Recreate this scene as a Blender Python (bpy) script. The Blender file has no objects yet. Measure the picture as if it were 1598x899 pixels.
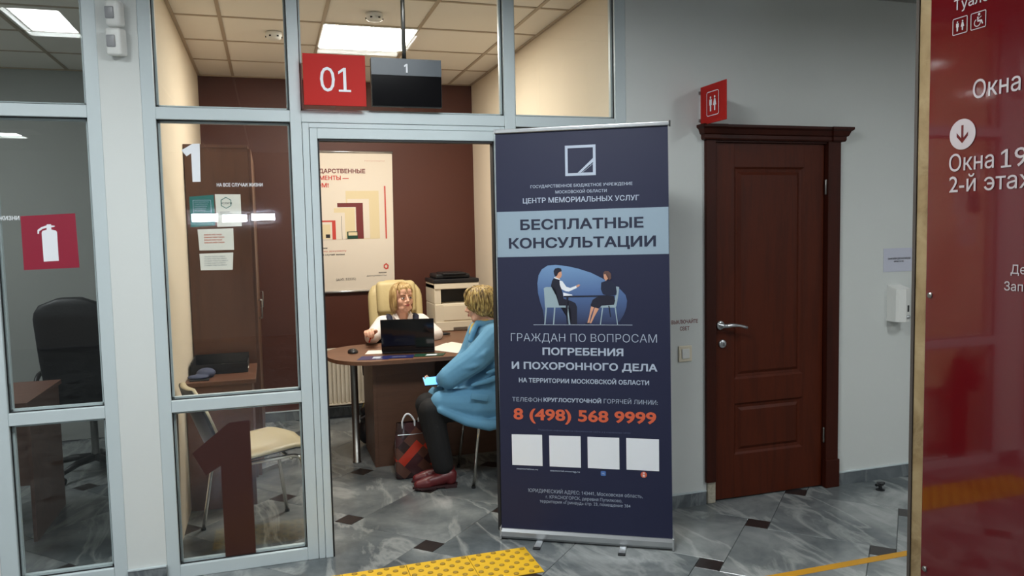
import bpy, bmesh, math, random
import numpy as np
from mathutils.geometry import delaunay_2d_cdt
from mathutils import Vector, Matrix
random.seed(7)
S = bpy.context.scene
COL = S.collection
V = Vector

# ------------------------------------------------------------------ camera
cam = bpy.data.cameras.new('camera'); co = bpy.data.objects.new('camera', cam); COL.objects.link(co); S.camera = co
R = ((0.9536736, -0.3001221, -0.0208169), (0.0419230, 0.0640574, 0.9970653), (0.2979078, 0.9517475, -0.0736718))
M = Matrix(((R[0][0], R[1][0], -R[2][0]), (R[0][1], R[1][1], -R[2][1]), (R[0][2], R[1][2], -R[2][2]))).to_4x4()
M.translation = (-0.2517, -3.7878, 1.5807)
co.matrix_world = M
cam.sensor_width = 36; cam.lens = 36 * 1201.3 / 1598; cam.clip_start = .02
# ------------------------------------------------------------------ world, view
w = bpy.data.worlds.new('world'); S.world = w; w.use_nodes = True
w.node_tree.nodes['Background'].inputs[0].default_value = (.55, .6, .65, 1)
w.node_tree.nodes['Background'].inputs[1].default_value = .15
S.view_settings.view_transform = 'Standard'; S.view_settings.look = 'None'
S.view_settings.exposure = 1.0; S.view_settings.gamma = 1
HALL_L = 26.0; OFFICE_L = 27            # lamp panel radiance
HALL_C = (.92, .98, 1.0); OFFICE_C = (1.0, .94, .84)

# ------------------------------------------------------------------ helpers
def lin(c):
    return tuple((x/255/12.92 if x/255 <= .04045 else ((x/255+.055)/1.055)**2.4) for x in c)
def mat(name, rgb, rough=.5, metal=0, emit=0, noise=0, nscale=20, bump=0, bscale=200, coat=0, spec=.5):
    m = bpy.data.materials.new(name); m.use_nodes = True; nt = m.node_tree; b = nt.nodes['Principled BSDF']
    c = lin(rgb) + (1,)
    b.inputs['Base Color'].default_value = c; b.inputs['Roughness'].default_value = rough
    b.inputs['Metallic'].default_value = metal; b.inputs['Coat Weight'].default_value = coat
    b.inputs['Specular IOR Level'].default_value = spec
    if emit:
        b.inputs['Emission Color'].default_value = c; b.inputs['Emission Strength'].default_value = emit
    tc = nt.nodes.new('ShaderNodeTexCoord')
    if noise:
        n = nt.nodes.new('ShaderNodeTexNoise'); n.inputs['Scale'].default_value = nscale; n.inputs['Detail'].default_value = 5
        nt.links.new(tc.outputs['Object'], n.inputs['Vector'])
        r = nt.nodes.new('ShaderNodeMapRange'); r.inputs[3].default_value = 1-noise; r.inputs[4].default_value = 1+noise
        nt.links.new(n.outputs[0], r.inputs[0])
        mx = nt.nodes.new('ShaderNodeVectorMath'); mx.operation = 'SCALE'; mx.inputs[0].default_value = c[:3]
        nt.links.new(r.outputs[0], mx.inputs['Scale']); nt.links.new(mx.outputs[0], b.inputs['Base Color'])
    if bump:
        n = nt.nodes.new('ShaderNodeTexNoise'); n.inputs['Scale'].default_value = bscale; n.inputs['Detail'].default_value = 3
        nt.links.new(tc.outputs['Object'], n.inputs['Vector'])
        bp = nt.nodes.new('ShaderNodeBump'); bp.inputs['Strength'].default_value = bump; bp.inputs['Distance'].default_value = .01
        nt.links.new(n.outputs[0], bp.inputs['Height']); nt.links.new(bp.outputs[0], b.inputs['Normal'])
    return m
def ramp(nt, stops):
    r = nt.nodes.new('ShaderNodeValToRGB'); e = r.color_ramp.elements
    while len(e) < len(stops): e.new(.5)
    for k, (p, c) in enumerate(stops): e[k].position = p; e[k].color = lin(c) + (1,)
    return r
def wood(name, stops, scale=(1, 1, 12), rough=.35, coat=0, axis='Z', spec=.5):
    m = bpy.data.materials.new(name); m.use_nodes = True; nt = m.node_tree; b = nt.nodes['Principled BSDF']
    b.inputs['Roughness'].default_value = rough; b.inputs['Coat Weight'].default_value = coat
    b.inputs['Specular IOR Level'].default_value = spec
    tc = nt.nodes.new('ShaderNodeTexCoord'); mp = nt.nodes.new('ShaderNodeMapping')
    mp.inputs['Scale'].default_value = scale
    n = nt.nodes.new('ShaderNodeTexNoise'); n.inputs['Scale'].default_value = 1; n.inputs['Detail'].default_value = 6
    n.inputs['Roughness'].default_value = .65; n.inputs['Distortion'].default_value = .4
    nt.links.new(tc.outputs['Object'], mp.inputs[0]); nt.links.new(mp.outputs[0], n.inputs[0])
    r = ramp(nt, stops); nt.links.new(n.outputs[0], r.inputs[0]); nt.links.new(r.outputs[0], b.inputs['Base Color'])
    return m
def marble(name, base, dark, vein, rough=.22, scale=2.2, rnd=True, bw=.5):
    m = bpy.data.materials.new(name); m.use_nodes = True; nt = m.node_tree; b = nt.nodes['Principled BSDF']
    b.inputs['Roughness'].default_value = rough
    L = nt.links.new
    tc = nt.nodes.new('ShaderNodeTexCoord'); oi = nt.nodes.new('ShaderNodeObjectInfo')
    ad = nt.nodes.new('ShaderNodeVectorMath'); ad.operation = 'MULTIPLY_ADD'
    ad.inputs[1].default_value = (37, 53, 11)
    if rnd: L(oi.outputs['Random'], ad.inputs[0])
    L(tc.outputs['Object'], ad.inputs[2])
    n1 = nt.nodes.new('ShaderNodeTexNoise'); n1.inputs['Scale'].default_value = scale; n1.inputs['Detail'].default_value = 9
    n1.inputs['Roughness'].default_value = .6; n1.inputs['Distortion'].default_value = .35
    L(ad.outputs[0], n1.inputs[0])
    r1 = ramp(nt, [(.32, dark), (.5, base), (.68, tuple(min(255, int(a*.55+v*.45)) for a, v in zip(base, vein)))]); L(n1.outputs[0], r1.inputs[0])
    n2 = nt.nodes.new('ShaderNodeTexNoise'); n2.inputs['Scale'].default_value = scale*.62; n2.inputs['Detail'].default_value = 7
    n2.inputs['Roughness'].default_value = .55; n2.inputs['Distortion'].default_value = .7
    mp = nt.nodes.new('ShaderNodeMapping'); mp.inputs['Scale'].default_value = (2.4, .75, 1); mp.inputs['Rotation'].default_value = (0, 0, .75)
    L(ad.outputs[0], mp.inputs[0]); L(mp.outputs[0], n2.inputs[0])
    s = nt.nodes.new('ShaderNodeMath'); s.operation = 'SUBTRACT'; s.inputs[1].default_value = .5; L(n2.outputs[0], s.inputs[0])
    a = nt.nodes.new('ShaderNodeMath'); a.operation = 'ABSOLUTE'; L(s.outputs[0], a.inputs[0])
    r = nt.nodes.new('ShaderNodeMapRange'); r.inputs[1].default_value = 0; r.inputs[2].default_value = .045; r.inputs[3].default_value = bw; r.inputs[4].default_value = 0
    L(a.outputs[0], r.inputs[0])
    mx = nt.nodes.new('ShaderNodeMix'); mx.data_type = 'RGBA'; mx.inputs[7].default_value = lin(vein) + (1,)
    L(r.outputs[0], mx.inputs[0]); L(r1.outputs[0], mx.inputs[6]); L(mx.outputs[2], b.inputs['Base Color'])
    return m
def glass(name='glass', f0=.035):
    m = bpy.data.materials.new(name); m.use_nodes = True; nt = m.node_tree; nt.nodes.clear(); L = nt.links.new
    o = nt.nodes.new('ShaderNodeOutputMaterial'); mix = nt.nodes.new('ShaderNodeMixShader')
    t = nt.nodes.new('ShaderNodeBsdfTransparent'); t.inputs[0].default_value = (.97, .985, .98, 1)
    g = nt.nodes.new('ShaderNodeBsdfGlossy'); g.inputs['Roughness'].default_value = .01
    lw = nt.nodes.new('ShaderNodeLayerWeight'); lw.inputs[0].default_value = .5
    p = nt.nodes.new('ShaderNodeMath'); p.operation = 'POWER'; p.inputs[1].default_value = 5; L(lw.outputs['Facing'], p.inputs[0])
    r = nt.nodes.new('ShaderNodeMapRange'); r.inputs[3].default_value = f0; r.inputs[4].default_value = 1; L(p.outputs[0], r.inputs[0])
    L(r.outputs[0], mix.inputs[0]); L(t.outputs[0], mix.inputs[1]); L(g.outputs[0], mix.inputs[2]); L(mix.outputs[0], o.inputs[0])
    return m

MT = {}
MT['alu'] = mat('white_aluminium', (190, 200, 202), .38, 0, noise=.03, nscale=3)
MT['gasket'] = mat('black_rubber', (22, 22, 24), .6)
MT['wall'] = mat('white_wall_paint', (208, 211, 208), .75, noise=.035, nscale=2.5, bump=.03, bscale=90)
MT['hallwall'] = mat('hall_wall_paint', (190, 190, 188), .8, noise=.03, nscale=2)
MT['cream'] = mat('cream_wall_paint', (220, 206, 184), .75, noise=.03, nscale=2)
MT['brownwall'] = mat('dark_brown_wall_paint', (78, 36, 22), .55, noise=.06, nscale=3)
MT['greywall'] = mat('grey_wall_paint', (166, 168, 164), .8, noise=.06, nscale=2)
MT['ceil'] = mat('ceiling_tile', (236, 230, 220), .85, bump=.12, bscale=120)
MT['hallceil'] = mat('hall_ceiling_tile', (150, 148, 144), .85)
MT['grid'] = mat('ceiling_grid_metal', (176, 160, 140), .55)
MT['marble'] = marble('grey_marble', (104, 109, 110), (74, 79, 82), (182, 184, 180), .2, 2.2, True, .36)
MT['skirt'] = marble('skirting_marble', (96, 102, 106), (72, 78, 82), (140, 145, 145), .3, 4, False)
MT['insert'] = mat('dark_insert_stone', (40, 33, 32), .3, noise=.2, nscale=30)
MT['beige'] = marble('beige_marble', (140, 118, 84), (106, 84, 54), (176, 156, 120), .3, 7, False, .35)
MT['mahog'] = wood('mahogany', [(.25, (52, 17, 5)), (.5, (78, 29, 10)), (.75, (60, 21, 7))], (14, 14, 1.2), .5, .0, spec=.22)
MT['mahogdark'] = wood('mahogany_dark', [(.25, (44, 13, 4)), (.5, (60, 20, 8)), (.75, (50, 16, 6))], (14, 14, 1.2), .5, 0, spec=.22)
MT['walnut'] = wood('walnut_laminate', [(.2, (84, 56, 42)), (.5, (112, 78, 58)), (.8, (96, 66, 50))], (1.5, 16, 16), .42)
MT['walnutv'] = wood('walnut_laminate_vertical', [(.2, (74, 46, 33)), (.5, (96, 62, 45)), (.8, (82, 52, 38))], (14, 14, 1.3), .4)
MT['walnuts'] = wood('walnut_panel', [(.2, (74, 50, 38)), (.5, (100, 70, 54)), (.8, (86, 60, 46))], (1.3, 14, 14), .45)
MT['deskred'] = wood('reddish_laminate', [(.2, (96, 62, 52)), (.5, (120, 84, 70)), (.8, (106, 70, 60))], (2, 12, 12), .45)
MT['chrome'] = mat('chrome', (214, 210, 202), .16, 1)
MT['steel'] = mat('brushed_steel', (150, 148, 144), .35, 1)
MT['silver'] = mat('silver_anodised', (196, 198, 200), .28, .85)
MT['cream_leather'] = mat('cream_leather', (206, 188, 138), .5, bump=.15, bscale=60)
MT['creamseat'] = mat('cream_vinyl', (192, 178, 146), .45, bump=.05, bscale=80)
MT['black'] = mat('black_plastic', (20, 20, 23), .45)
MT['blackleather'] = mat('black_leather', (22, 22, 27), .5, bump=.12, bscale=50)
MT['screen'] = mat('black_screen', (10, 9, 12), .12)
MT['white'] = mat('white_plastic', (226, 226, 222), .4)
MT['printer'] = mat('off_white_plastic', (222, 212, 190), .5)
MT['red'] = mat('red_sign', (178, 26, 18), .6, spec=.25)
MT['redboard'] = mat('red_acrylic', (88, 8, 15), .07, coat=.6)
MT['wine'] = mat('crimson_film', (140, 22, 48), .4)
MT['brownfilm'] = mat('brown_film', (54, 19, 12), .45)
MT['print_white'] = mat('print_white', (226, 228, 232), .6)
MT['board_white'] = mat('board_lettering', (176, 164, 166), .5)
MT['print_grey'] = mat('print_grey', (120, 120, 126), .6)
MT['navy'] = mat('navy_banner', (21, 25, 56), .6)
MT['print_pale'] = mat('print_pale_blue', (172, 182, 198), .5)
MT['print_navy'] = mat('print_navy', (24, 30, 54), .5)
MT['print_dim'] = mat('print_dim', (86, 90, 116), .5)
MT['print_orange'] = mat('print_orange', (206, 92, 60), .5)
MT['print_red'] = mat('print_red', (196, 62, 50), .5)
MT['print_darkred'] = mat('print_dark_red', (112, 36, 36), .5)
MT['print_black'] = mat('print_black', (30, 26, 30), .5)
MT['ill_blue'] = mat('print_sky', (104, 134, 176), .5)
MT['ill_blue2'] = mat('print_blue', (74, 96, 140), .5)
MT['ill_chair'] = mat('print_chair_grey', (146, 164, 172), .5)
MT['ill_skin'] = mat('print_skin', (206, 150, 120), .5)
MT['ill_hair'] = mat('print_hair', (96, 68, 62), .5)
MT['ill_dark'] = mat('print_night', (24, 24, 42), .5)
MT['poster'] = mat('poster_paper', (226, 216, 200), .6)
MT['poster_cream'] = mat('poster_cream', (222, 206, 166), .6)
MT['poster_pink'] = mat('poster_pink', (196, 128, 114), .6)
MT['green'] = mat('green_print', (34, 106, 98), .5)
MT['paper'] = mat('paper', (226, 218, 206), .7)
MT['glass'] = glass()
MT['yellow'] = mat('yellow_polymer', (214, 168, 12), .5, noise=.05, nscale=12)
MT['yellowstud'] = mat('worn_yellow_stud', (150, 118, 22), .6, noise=.3, nscale=60)
MT['yellowtape'] = mat('yellow_tape', (190, 136, 30), .5, noise=.1, nscale=9)
MT['skin'] = mat('skin', (222, 172, 146), .5, noise=.05, nscale=30)
MT['lip'] = mat('lips', (176, 84, 80), .5)
MT['eye'] = mat('eye_white', (226, 220, 214), .3)
MT['iris'] = mat('iris', (48, 46, 48), .3)
MT['brow'] = mat('brow', (116, 84, 56), .7)
MT['shirt'] = mat('white_shirt', (232, 226, 222), .7, bump=.5, bscale=14)
MT['vest'] = mat('navy_vest', (26, 30, 52), .75, bump=.1, bscale=30)
MT['trousers'] = mat('black_trousers', (10, 9, 11), .8, bump=.3, bscale=12)
MT['coat'] = mat('blue_coat', (92, 144, 176), .85, noise=.04, nscale=60, bump=.7, bscale=7)
MT['scarf'] = mat('yellow_scarf', (206, 176, 96), .8)
MT['shoe'] = mat('burgundy_leather', (92, 26, 30), .4, bump=.05, bscale=60)
MT['sole'] = mat('dark_sole', (54, 26, 28), .6)
MT['radiator'] = mat('radiator_enamel', (224, 214, 194), .4)
MT['navycap'] = mat('slate_fabric', (62, 68, 92), .8)
MT['bluebook'] = mat('blue_leaflet', (34, 40, 90), .3, noise=.5, nscale=40)
MT['darkwood'] = mat('dark_jamb_dust', (70, 62, 56), .8)
MT['rawwood'] = mat('chipped_plaster', (176, 168, 150), .9, noise=.3, nscale=60, bump=.6, bscale=50)
MT['lamp'] = mat('hall_lamp_diffuser', (255, 255, 255), .5); MT['lampo'] = mat('office_lamp_diffuser', (255, 255, 255), .5)
for k, c, s in (('lamp', HALL_C, HALL_L), ('lampo', OFFICE_C, OFFICE_L)):
    b = MT[k].node_tree.nodes['Principled BSDF']; b.inputs['Emission Color'].default_value = c + (1,); b.inputs['Emission Strength'].default_value = s
MT['lamp_fill'] = MT['lamp'].copy(); MT['lamp_fill'].node_tree.nodes['Principled BSDF'].inputs['Emission Strength'].default_value = 13
MT['daylight'] = mat('daylight_pane', (235, 240, 255), .5, emit=26)
MT['phone'] = mat('phone_display', (90, 160, 225), .3, emit=.7)
def hairmat(name, a, b_, c_, sc):
    m = bpy.data.materials.new(name); m.use_nodes = True; nt = m.node_tree; b = nt.nodes['Principled BSDF']; b.inputs['Roughness'].default_value = .45
    tc = nt.nodes.new('ShaderNodeTexCoord'); mp = nt.nodes.new('ShaderNodeMapping'); mp.inputs['Scale'].default_value = sc
    n = nt.nodes.new('ShaderNodeTexNoise'); n.inputs['Scale'].default_value = 1; n.inputs['Detail'].default_value = 5
    r = ramp(nt, [(.35, a), (.5, b_), (.65, c_)])
    nt.links.new(tc.outputs['Object'], mp.inputs[0]); nt.links.new(mp.outputs[0], n.inputs[0]); nt.links.new(n.outputs[0], r.inputs[0]); nt.links.new(r.outputs[0], b.inputs['Base Color'])
    bp = nt.nodes.new('ShaderNodeBump'); bp.inputs['Strength'].default_value = .6; bp.inputs['Distance'].default_value = .006
    nt.links.new(n.outputs[0], bp.inputs['Height']); nt.links.new(bp.outputs[0], b.inputs['Normal'])
    return m
MT['hair1'] = hairmat('blond_hair', (140, 110, 64), (182, 152, 100), (206, 180, 128), (90, 90, 16))
MT['hair2'] = hairmat('streaked_blond_hair', (78, 58, 30), (150, 122, 68), (206, 180, 112), (90, 90, 18))
def diamonds():
    m = bpy.data.materials.new('diamond_print'); m.use_nodes = True; nt = m.node_tree; b = nt.nodes['Principled BSDF']; b.inputs['Roughness'].default_value = .18
    L = nt.links.new
    tc = nt.nodes.new('ShaderNodeTexCoord'); mp = nt.nodes.new('ShaderNodeMapping'); mp.inputs['Rotation'].default_value = (0, math.radians(45), 0); mp.inputs['Scale'].default_value = (17, 1, 17)
    L(tc.outputs['Object'], mp.inputs[0])
    fl = nt.nodes.new('ShaderNodeVectorMath'); fl.operation = 'FLOOR'; L(mp.outputs[0], fl.inputs[0])
    sx = nt.nodes.new('ShaderNodeSeparateXYZ'); L(fl.outputs[0], sx.inputs[0]); cb = nt.nodes.new('ShaderNodeCombineXYZ'); L(sx.outputs[0], cb.inputs[0]); L(sx.outputs[2], cb.inputs[2])
    wn = nt.nodes.new('ShaderNodeTexWhiteNoise'); L(cb.outputs[0], wn.inputs[0])
    r = ramp(nt, [(0, (50, 34, 34)), (.35, (92, 60, 50)), (.6, (70, 44, 46)), (.8, (182, 58, 42))]); r.color_ramp.interpolation = 'CONSTANT'
    L(wn.outputs[0], r.inputs[0]); L(r.outputs[0], b.inputs['Base Color'])
    bp = nt.nodes.new('ShaderNodeBump'); bp.inputs['Strength'].default_value = .5; n = nt.nodes.new('ShaderNodeTexNoise'); n.inputs['Scale'].default_value = 9
    L(tc.outputs['Object'], n.inputs[0]); L(n.outputs[0], bp.inputs['Height']); L(bp.outputs[0], b.inputs['Normal'])
    return m
MT['bag'] = diamonds()

def link_mesh(name, me, m, parent=None, smooth=False):
    o = bpy.data.objects.new(name, me); COL.objects.link(o)
    if m is not None:
        me.materials.clear(); me.materials.append(MT[m] if isinstance(m, str) else m)
    if smooth:
        for p in me.polygons: p.use_smooth = True
    if parent is not None: o.parent = parent
    return o
def obj(name, bm, m, parent=None, smooth=False):
    me = bpy.data.meshes.new(name); bm.to_mesh(me); bm.free()
    if parent is not None:                      # parts are modelled in world coordinates
        me.transform(Matrix.Translation(-V(world_loc(parent))) if not parent.rotation_euler.z else parent_inv(parent))
    return link_mesh(name, me, m, parent, smooth)
def world_mat(o):
    m = Matrix.LocRotScale(o.location, o.rotation_euler, None)
    return world_mat(o.parent) @ m if o.parent else m
def world_loc(o): return world_mat(o).translation
def parent_inv(o): return world_mat(o).inverted()
def thing(name, label, cat, loc=(0, 0, 0), group=None):
    o = bpy.data.objects.new(name, None); COL.objects.link(o); o.empty_display_size = .05
    o.location = loc; o['label'] = label; o['category'] = cat
    if group: o['group'] = group
    return o
def tag(o, label, cat, group=None):
    o['label'] = label; o['category'] = cat
    if group: o['group'] = group
    return o
def struct(name, loc=(0, 0, 0)):
    o = bpy.data.objects.new(name, None); COL.objects.link(o); o.location = loc; o['kind'] = 'structure'; return o
def sobj(name, bm, m, label=None):
    o = obj(name, bm, m); o['kind'] = 'structure'
    if label: o['label'] = label
    return o
def NB(): return bmesh.new()
def box(bm, a, b, bev=0, seg=2):
    a, b = V(a), V(b); lo = V([min(a[i], b[i]) for i in range(3)]); hi = V([max(a[i], b[i]) for i in range(3)])
    t = NB(); bmesh.ops.create_cube(t, size=1)
    for v in t.verts: v.co = V([lo[i] + (v.co[i]+.5)*(hi[i]-lo[i]) for i in range(3)])
    if bev: bmesh.ops.bevel(t, geom=t.edges[:], offset=bev, segments=seg, affect='EDGES', profile=.5)
    me = bpy.data.meshes.new('t'); t.to_mesh(me); t.free(); bm.from_mesh(me); bpy.data.meshes.remove(me); return bm
def rbox(bm, a, b, bev, mtx, seg=3):
    t = NB(); box(t, a, b, bev, seg); t.transform(mtx)
    me = bpy.data.meshes.new('t'); t.to_mesh(me); t.free(); bm.from_mesh(me); bpy.data.meshes.remove(me); return bm
def B(a, b, bev=0): return box(NB(), a, b, bev)
def tube(bm, pts, r, n=10, closed_caps=True):
    pts = [V(p) for p in pts]; rr = r if isinstance(r, (list, tuple)) else [r]*len(pts)
    rings = []; up = V((0, 0, 1))
    prev = None
    for i, p in enumerate(pts):
        d = (pts[min(i+1, len(pts)-1)] - pts[max(i-1, 0)]).normalized()
        if prev is None:
            x = d.cross(up)
            if x.length < .05: x = d.cross(V((1, 0, 0)))
            x.normalize()
        else:
            x = prev - d*prev.dot(d); x.normalize()
        prev = x; y = d.cross(x)
        rings.append([bm.verts.new(p + (x*math.cos(2*math.pi*k/n) + y*math.sin(2*math.pi*k/n))*rr[i]) for k in range(n)])
    for a, b in zip(rings, rings[1:]):
        for k in range(n): bm.faces.new((a[k], a[(k+1) % n], b[(k+1) % n], b[k]))
    bm.faces.new(rings[0][::-1]); bm.faces.new(rings[-1]); return bm
def arc(p0, c, p1, n=5):                     # quadratic bend
    p0, c, p1 = V(p0), V(c), V(p1)
    return [p0*(1-t)**2 + c*2*t*(1-t) + p1*t*t for t in [k/n for k in range(n+1)]]
def lathe(bm, c, prof, n=20, axis='Z'):
    rings = []
    for r, h in prof:
        ring = []
        for k in range(n):
            a = 2*math.pi*k/n; x, y = r*math.cos(a), r*math.sin(a)
            q = {'Z': (x, y, h), 'Y': (x, h, y), 'X': (h, x, y)}[axis]
            ring.append(bm.verts.new(V(c)+V(q)))
        rings.append(ring)
    for a, b in zip(rings, rings[1:]):
        for k in range(n): bm.faces.new((a[k], a[(k+1) % n], b[(k+1) % n], b[k]))
    bm.faces.new(rings[0][::-1]); bm.faces.new(rings[-1]); bmesh.ops.recalc_face_normals(bm, faces=bm.faces[:]); return bm
class Frame:                                   # a flat surface: u to the right, v up, n towards the viewer
    def __init__(s, o, u, n): s.o = V(o); s.u = V(u).normalized(); s.v = V((0, 0, 1)); s.n = V(n).normalized()
    def at(s, u, v, d=0): return s.o + s.u*u + s.v*v + s.n*d
WALLF = Frame((0, 0, 0), (1, 0, 0), (0, -1, 0))
def poly(bm, fr, pts, d=.001, t=0):            # thin polygon lying on the frame
    f = [bm.verts.new(fr.at(u, v, d)) for u, v in pts]
    bm.faces.new(f) if not t else None
    if t:
        g = [bm.verts.new(fr.at(u, v, d-t)) for u, v in pts]; n = len(pts)
        bm.faces.new(f); bm.faces.new(g[::-1])
        for k in range(n): bm.faces.new((f[k], g[k], g[(k+1) % n], f[(k+1) % n]))
    bmesh.ops.recalc_face_normals(bm, faces=bm.faces[:]); return bm
def prect(fr, u0, v0, u1, v1, d=.001, t=.0006): return poly(NB(), fr, [(u0, v0), (u1, v0), (u1, v1), (u0, v1)], d, t)
def ringrect(bm, fr, u0, v0, u1, v1, wd, d):
    for a in ((u0, v0, u1, v0+wd), (u0, v1-wd, u1, v1), (u0, v0+wd, u0+wd, v1-wd), (u1-wd, v0+wd, u1, v1-wd)):
        poly(bm, fr, [(a[0], a[1]), (a[2], a[1]), (a[2], a[3]), (a[0], a[3])], d, .0004)
    return bm
def outline(body, bold, foot=False):
    """outline of a string as clean triangles: contours of the built-in font, offset for weight, filled by winding number"""
    c = bpy.data.curves.new('t', 'FONT'); c.body = body; c.size = 1; c.resolution_u = 3; c.fill_mode = 'NONE'
    o = bpy.data.objects.new('t', c); COL.objects.link(o)
    dg = bpy.context.evaluated_depsgraph_get(); dg.update()
    me = bpy.data.meshes.new_from_object(o.evaluated_get(dg)); bpy.data.objects.remove(o); bpy.data.curves.remove(c)
    nxt = {e.vertices[0]: e.vertices[1] for e in me.edges}
    adj = {}
    for e in me.edges: adj.setdefault(e.vertices[0], []).append(e.vertices[1]); adj.setdefault(e.vertices[1], []).append(e.vertices[0])
    P_ = [np.array(v.co[:2]) for v in me.vertices]; bpy.data.meshes.remove(me)
    seen = set(); loops = []
    for s in sorted(adj):
        if s in seen: continue
        lp = [s]; seen.add(s); cur = s; n_ = s+1 if s+1 in adj[s] else adj[s][0]
        while n_ not in seen:
            lp.append(n_); seen.add(n_); cur = n_
            k = [q for q in adj[cur] if q not in seen]
            if not k: break
            n_ = cur+1 if cur+1 in k else k[0]
        pts = [P_[i] for i in lp]; pts = [p for k, p in enumerate(pts) if np.hypot(*(p-pts[k-1])) > 1e-4]
        if len(pts) > 2: loops.append(np.array(pts))
    area = lambda L: .5*float(np.sum(L[:, 0]*np.roll(L[:, 1], -1) - np.roll(L[:, 0], -1)*L[:, 1]))
    def inside(L, p):
        A, Bq = L, np.roll(L, -1, 0); c_ = (A[:, 1] > p[1]) != (Bq[:, 1] > p[1])
        xx = A[:, 0] + (p[1]-A[:, 1])*(Bq[:, 0]-A[:, 0])/np.where(Bq[:, 1] == A[:, 1], 1e-9, Bq[:, 1]-A[:, 1])
        return bool(np.sum(c_ & (p[0] < xx)) % 2)
    if '1' in body:                                # the font's figure one is a bare bar: give it its flag (and foot)
        for k, L in enumerate(loops):
            w_, h_ = np.ptp(L[:, 0]), np.ptp(L[:, 1])
            if len(L) == 4 and .06 < w_ < .14 and .6 < h_ < .75 and L[:, 1].min() < .02:
                x0_, x1_ = L[:, 0].min(), L[:, 0].max()
                o_ = [(x1_, h_), (x0_+.02, h_), (x0_-.14, h_-.11), (x0_-.14, h_-.20), (x0_, h_-.11), (x0_, .07), (x0_-.14, .07), (x0_-.14, 0), (x1_+.13, 0), (x1_+.13, .07), (x1_, .07)] if foot else [(x1_, h_), (x0_+.01, h_), (x0_-.15, h_-.12), (x0_-.15, h_-.22), (x0_, h_-.12), (x0_, 0), (x1_, 0)]
                loops[k] = np.array(o_) if area(L) > 0 else np.array(o_[::-1])
    SG = []
    for k, L in enumerate(loops):
        s_ = 1 if area(L) > 0 else -1
        hole = any(j != k and area(M)*s_ < 0 and abs(area(M)) > abs(area(L)) and inside(M, L[0]) for j, M in enumerate(loops))
        SG.append(-s_ if hole else s_)
    if bold:
        for k, L in enumerate(loops):
            d0 = L - np.roll(L, 1, 0); d1 = np.roll(L, -1, 0) - L
            d0 /= np.linalg.norm(d0, axis=1)[:, None]; d1 /= np.linalg.norm(d1, axis=1)[:, None]
            n0 = np.stack([d0[:, 1], -d0[:, 0]], 1)*SG[k]; n1 = np.stack([d1[:, 1], -d1[:, 0]], 1)*SG[k]
            m = n0+n1; ln = np.maximum(np.linalg.norm(m, axis=1), .6); m = m/ln[:, None]*np.minimum(2/ln, 1.6)[:, None]
            loops[k] = L + m*bold
    vs = []; es = []
    for L in loops:
        b0 = len(vs); n_ = len(L); vs += [V(p) for p in L]; es += [(b0+i, b0+(i+1) % n_) for i in range(n_)]
    ov, oe, of, *_ = delaunay_2d_cdt(vs, es, [], 0, 1e-6)
    A = np.concatenate(loops); Bn = np.concatenate([np.roll(L, -1, 0) for L in loops])
    O = np.array([v[:] for v in ov]); keep = []
    for f in of:
        cx, cy = O[list(f)].mean(0)
        up = (A[:, 1] <= cy) & (Bn[:, 1] > cy); dn = (A[:, 1] > cy) & (Bn[:, 1] <= cy)
        cr_ = (Bn[:, 0]-A[:, 0])*(cy-A[:, 1]) - (cx-A[:, 0])*(Bn[:, 1]-A[:, 1])
        if int(np.sum(up & (cr_ > 0))) - int(np.sum(dn & (cr_ < 0))): keep.append(f)
    return O, keep
def text(body, fr, u0, u1, v0, cap, m, parent, bold=0, d=.0015, name='lettering', foot=False):
    O, F_ = outline(body, bold, foot)
    x0, x1 = O[:, 0].min(), O[:, 0].max(); sy = cap/((.69 if body[0].isdigit() else .727)+2*bold)
    if u1 is None: sx = sy
    else: sx = (u1-u0)/(x1-x0)
    bm = NB(); vs = [bm.verts.new(fr.at(u0+(x-x0)*sx, v0+(y+bold)*sy, d)) for x, y in O]
    for f in F_:
        try: bm.faces.new([vs[i] for i in f])
        except ValueError: pass
    bmesh.ops.delete(bm, geom=[v for v in bm.verts if not v.link_faces], context='VERTS')
    return obj(name, bm, m, parent)

# ------------------------------------------------------------------ blobs (bodies, cloth)
def capsule(bm, p0, r0, p1, r1, n=14, sc=None):
    p0, p1 = V(p0), V(p1); d = p1-p0; L = max(d.length, 1e-5); z = d/L
    x = z.cross(V((0, 1, 0)));
    if x.length < .1: x = z.cross(V((1, 0, 0)))
    x.normalize(); y = z.cross(x); prof = []
    for k in range(6): a = -math.pi/2 + k*math.pi/2/5; prof.append((r0*math.cos(a), r0*math.sin(a)))
    for k in range(6): a = k*math.pi/2/5; prof.append((r1*math.cos(a), L + r1*math.sin(a)))
    rings = []
    for r, h in prof[1:-1]: rings.append([bm.verts.new(p0 + z*h + (x*math.cos(2*math.pi*k/n)+y*math.sin(2*math.pi*k/n))*r) for k in range(n)])
    a = bm.verts.new(p0 + z*prof[0][1]); b = bm.verts.new(p0 + z*prof[-1][1])
    for A, Bq in zip(rings, rings[1:]):
        for k in range(n): bm.faces.new((A[k], A[(k+1) % n], Bq[(k+1) % n], Bq[k]))
    for k in range(n): bm.faces.new((a, rings[0][(k+1) % n], rings[0][k])); bm.faces.new((b, rings[-1][k], rings[-1][(k+1) % n]))
def ell(bm, c, r, rot=None):
    t = NB(); bmesh.ops.create_icosphere(t, subdivisions=3, radius=1)
    m = Matrix.Translation(V(c)) @ (rot.to_4x4() if rot else Matrix()) @ Matrix.Diagonal((r[0], r[1], r[2], 1)); t.transform(m)
    me = bpy.data.meshes.new('t'); t.to_mesh(me); t.free(); bm.from_mesh(me); bpy.data.meshes.remove(me)
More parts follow.
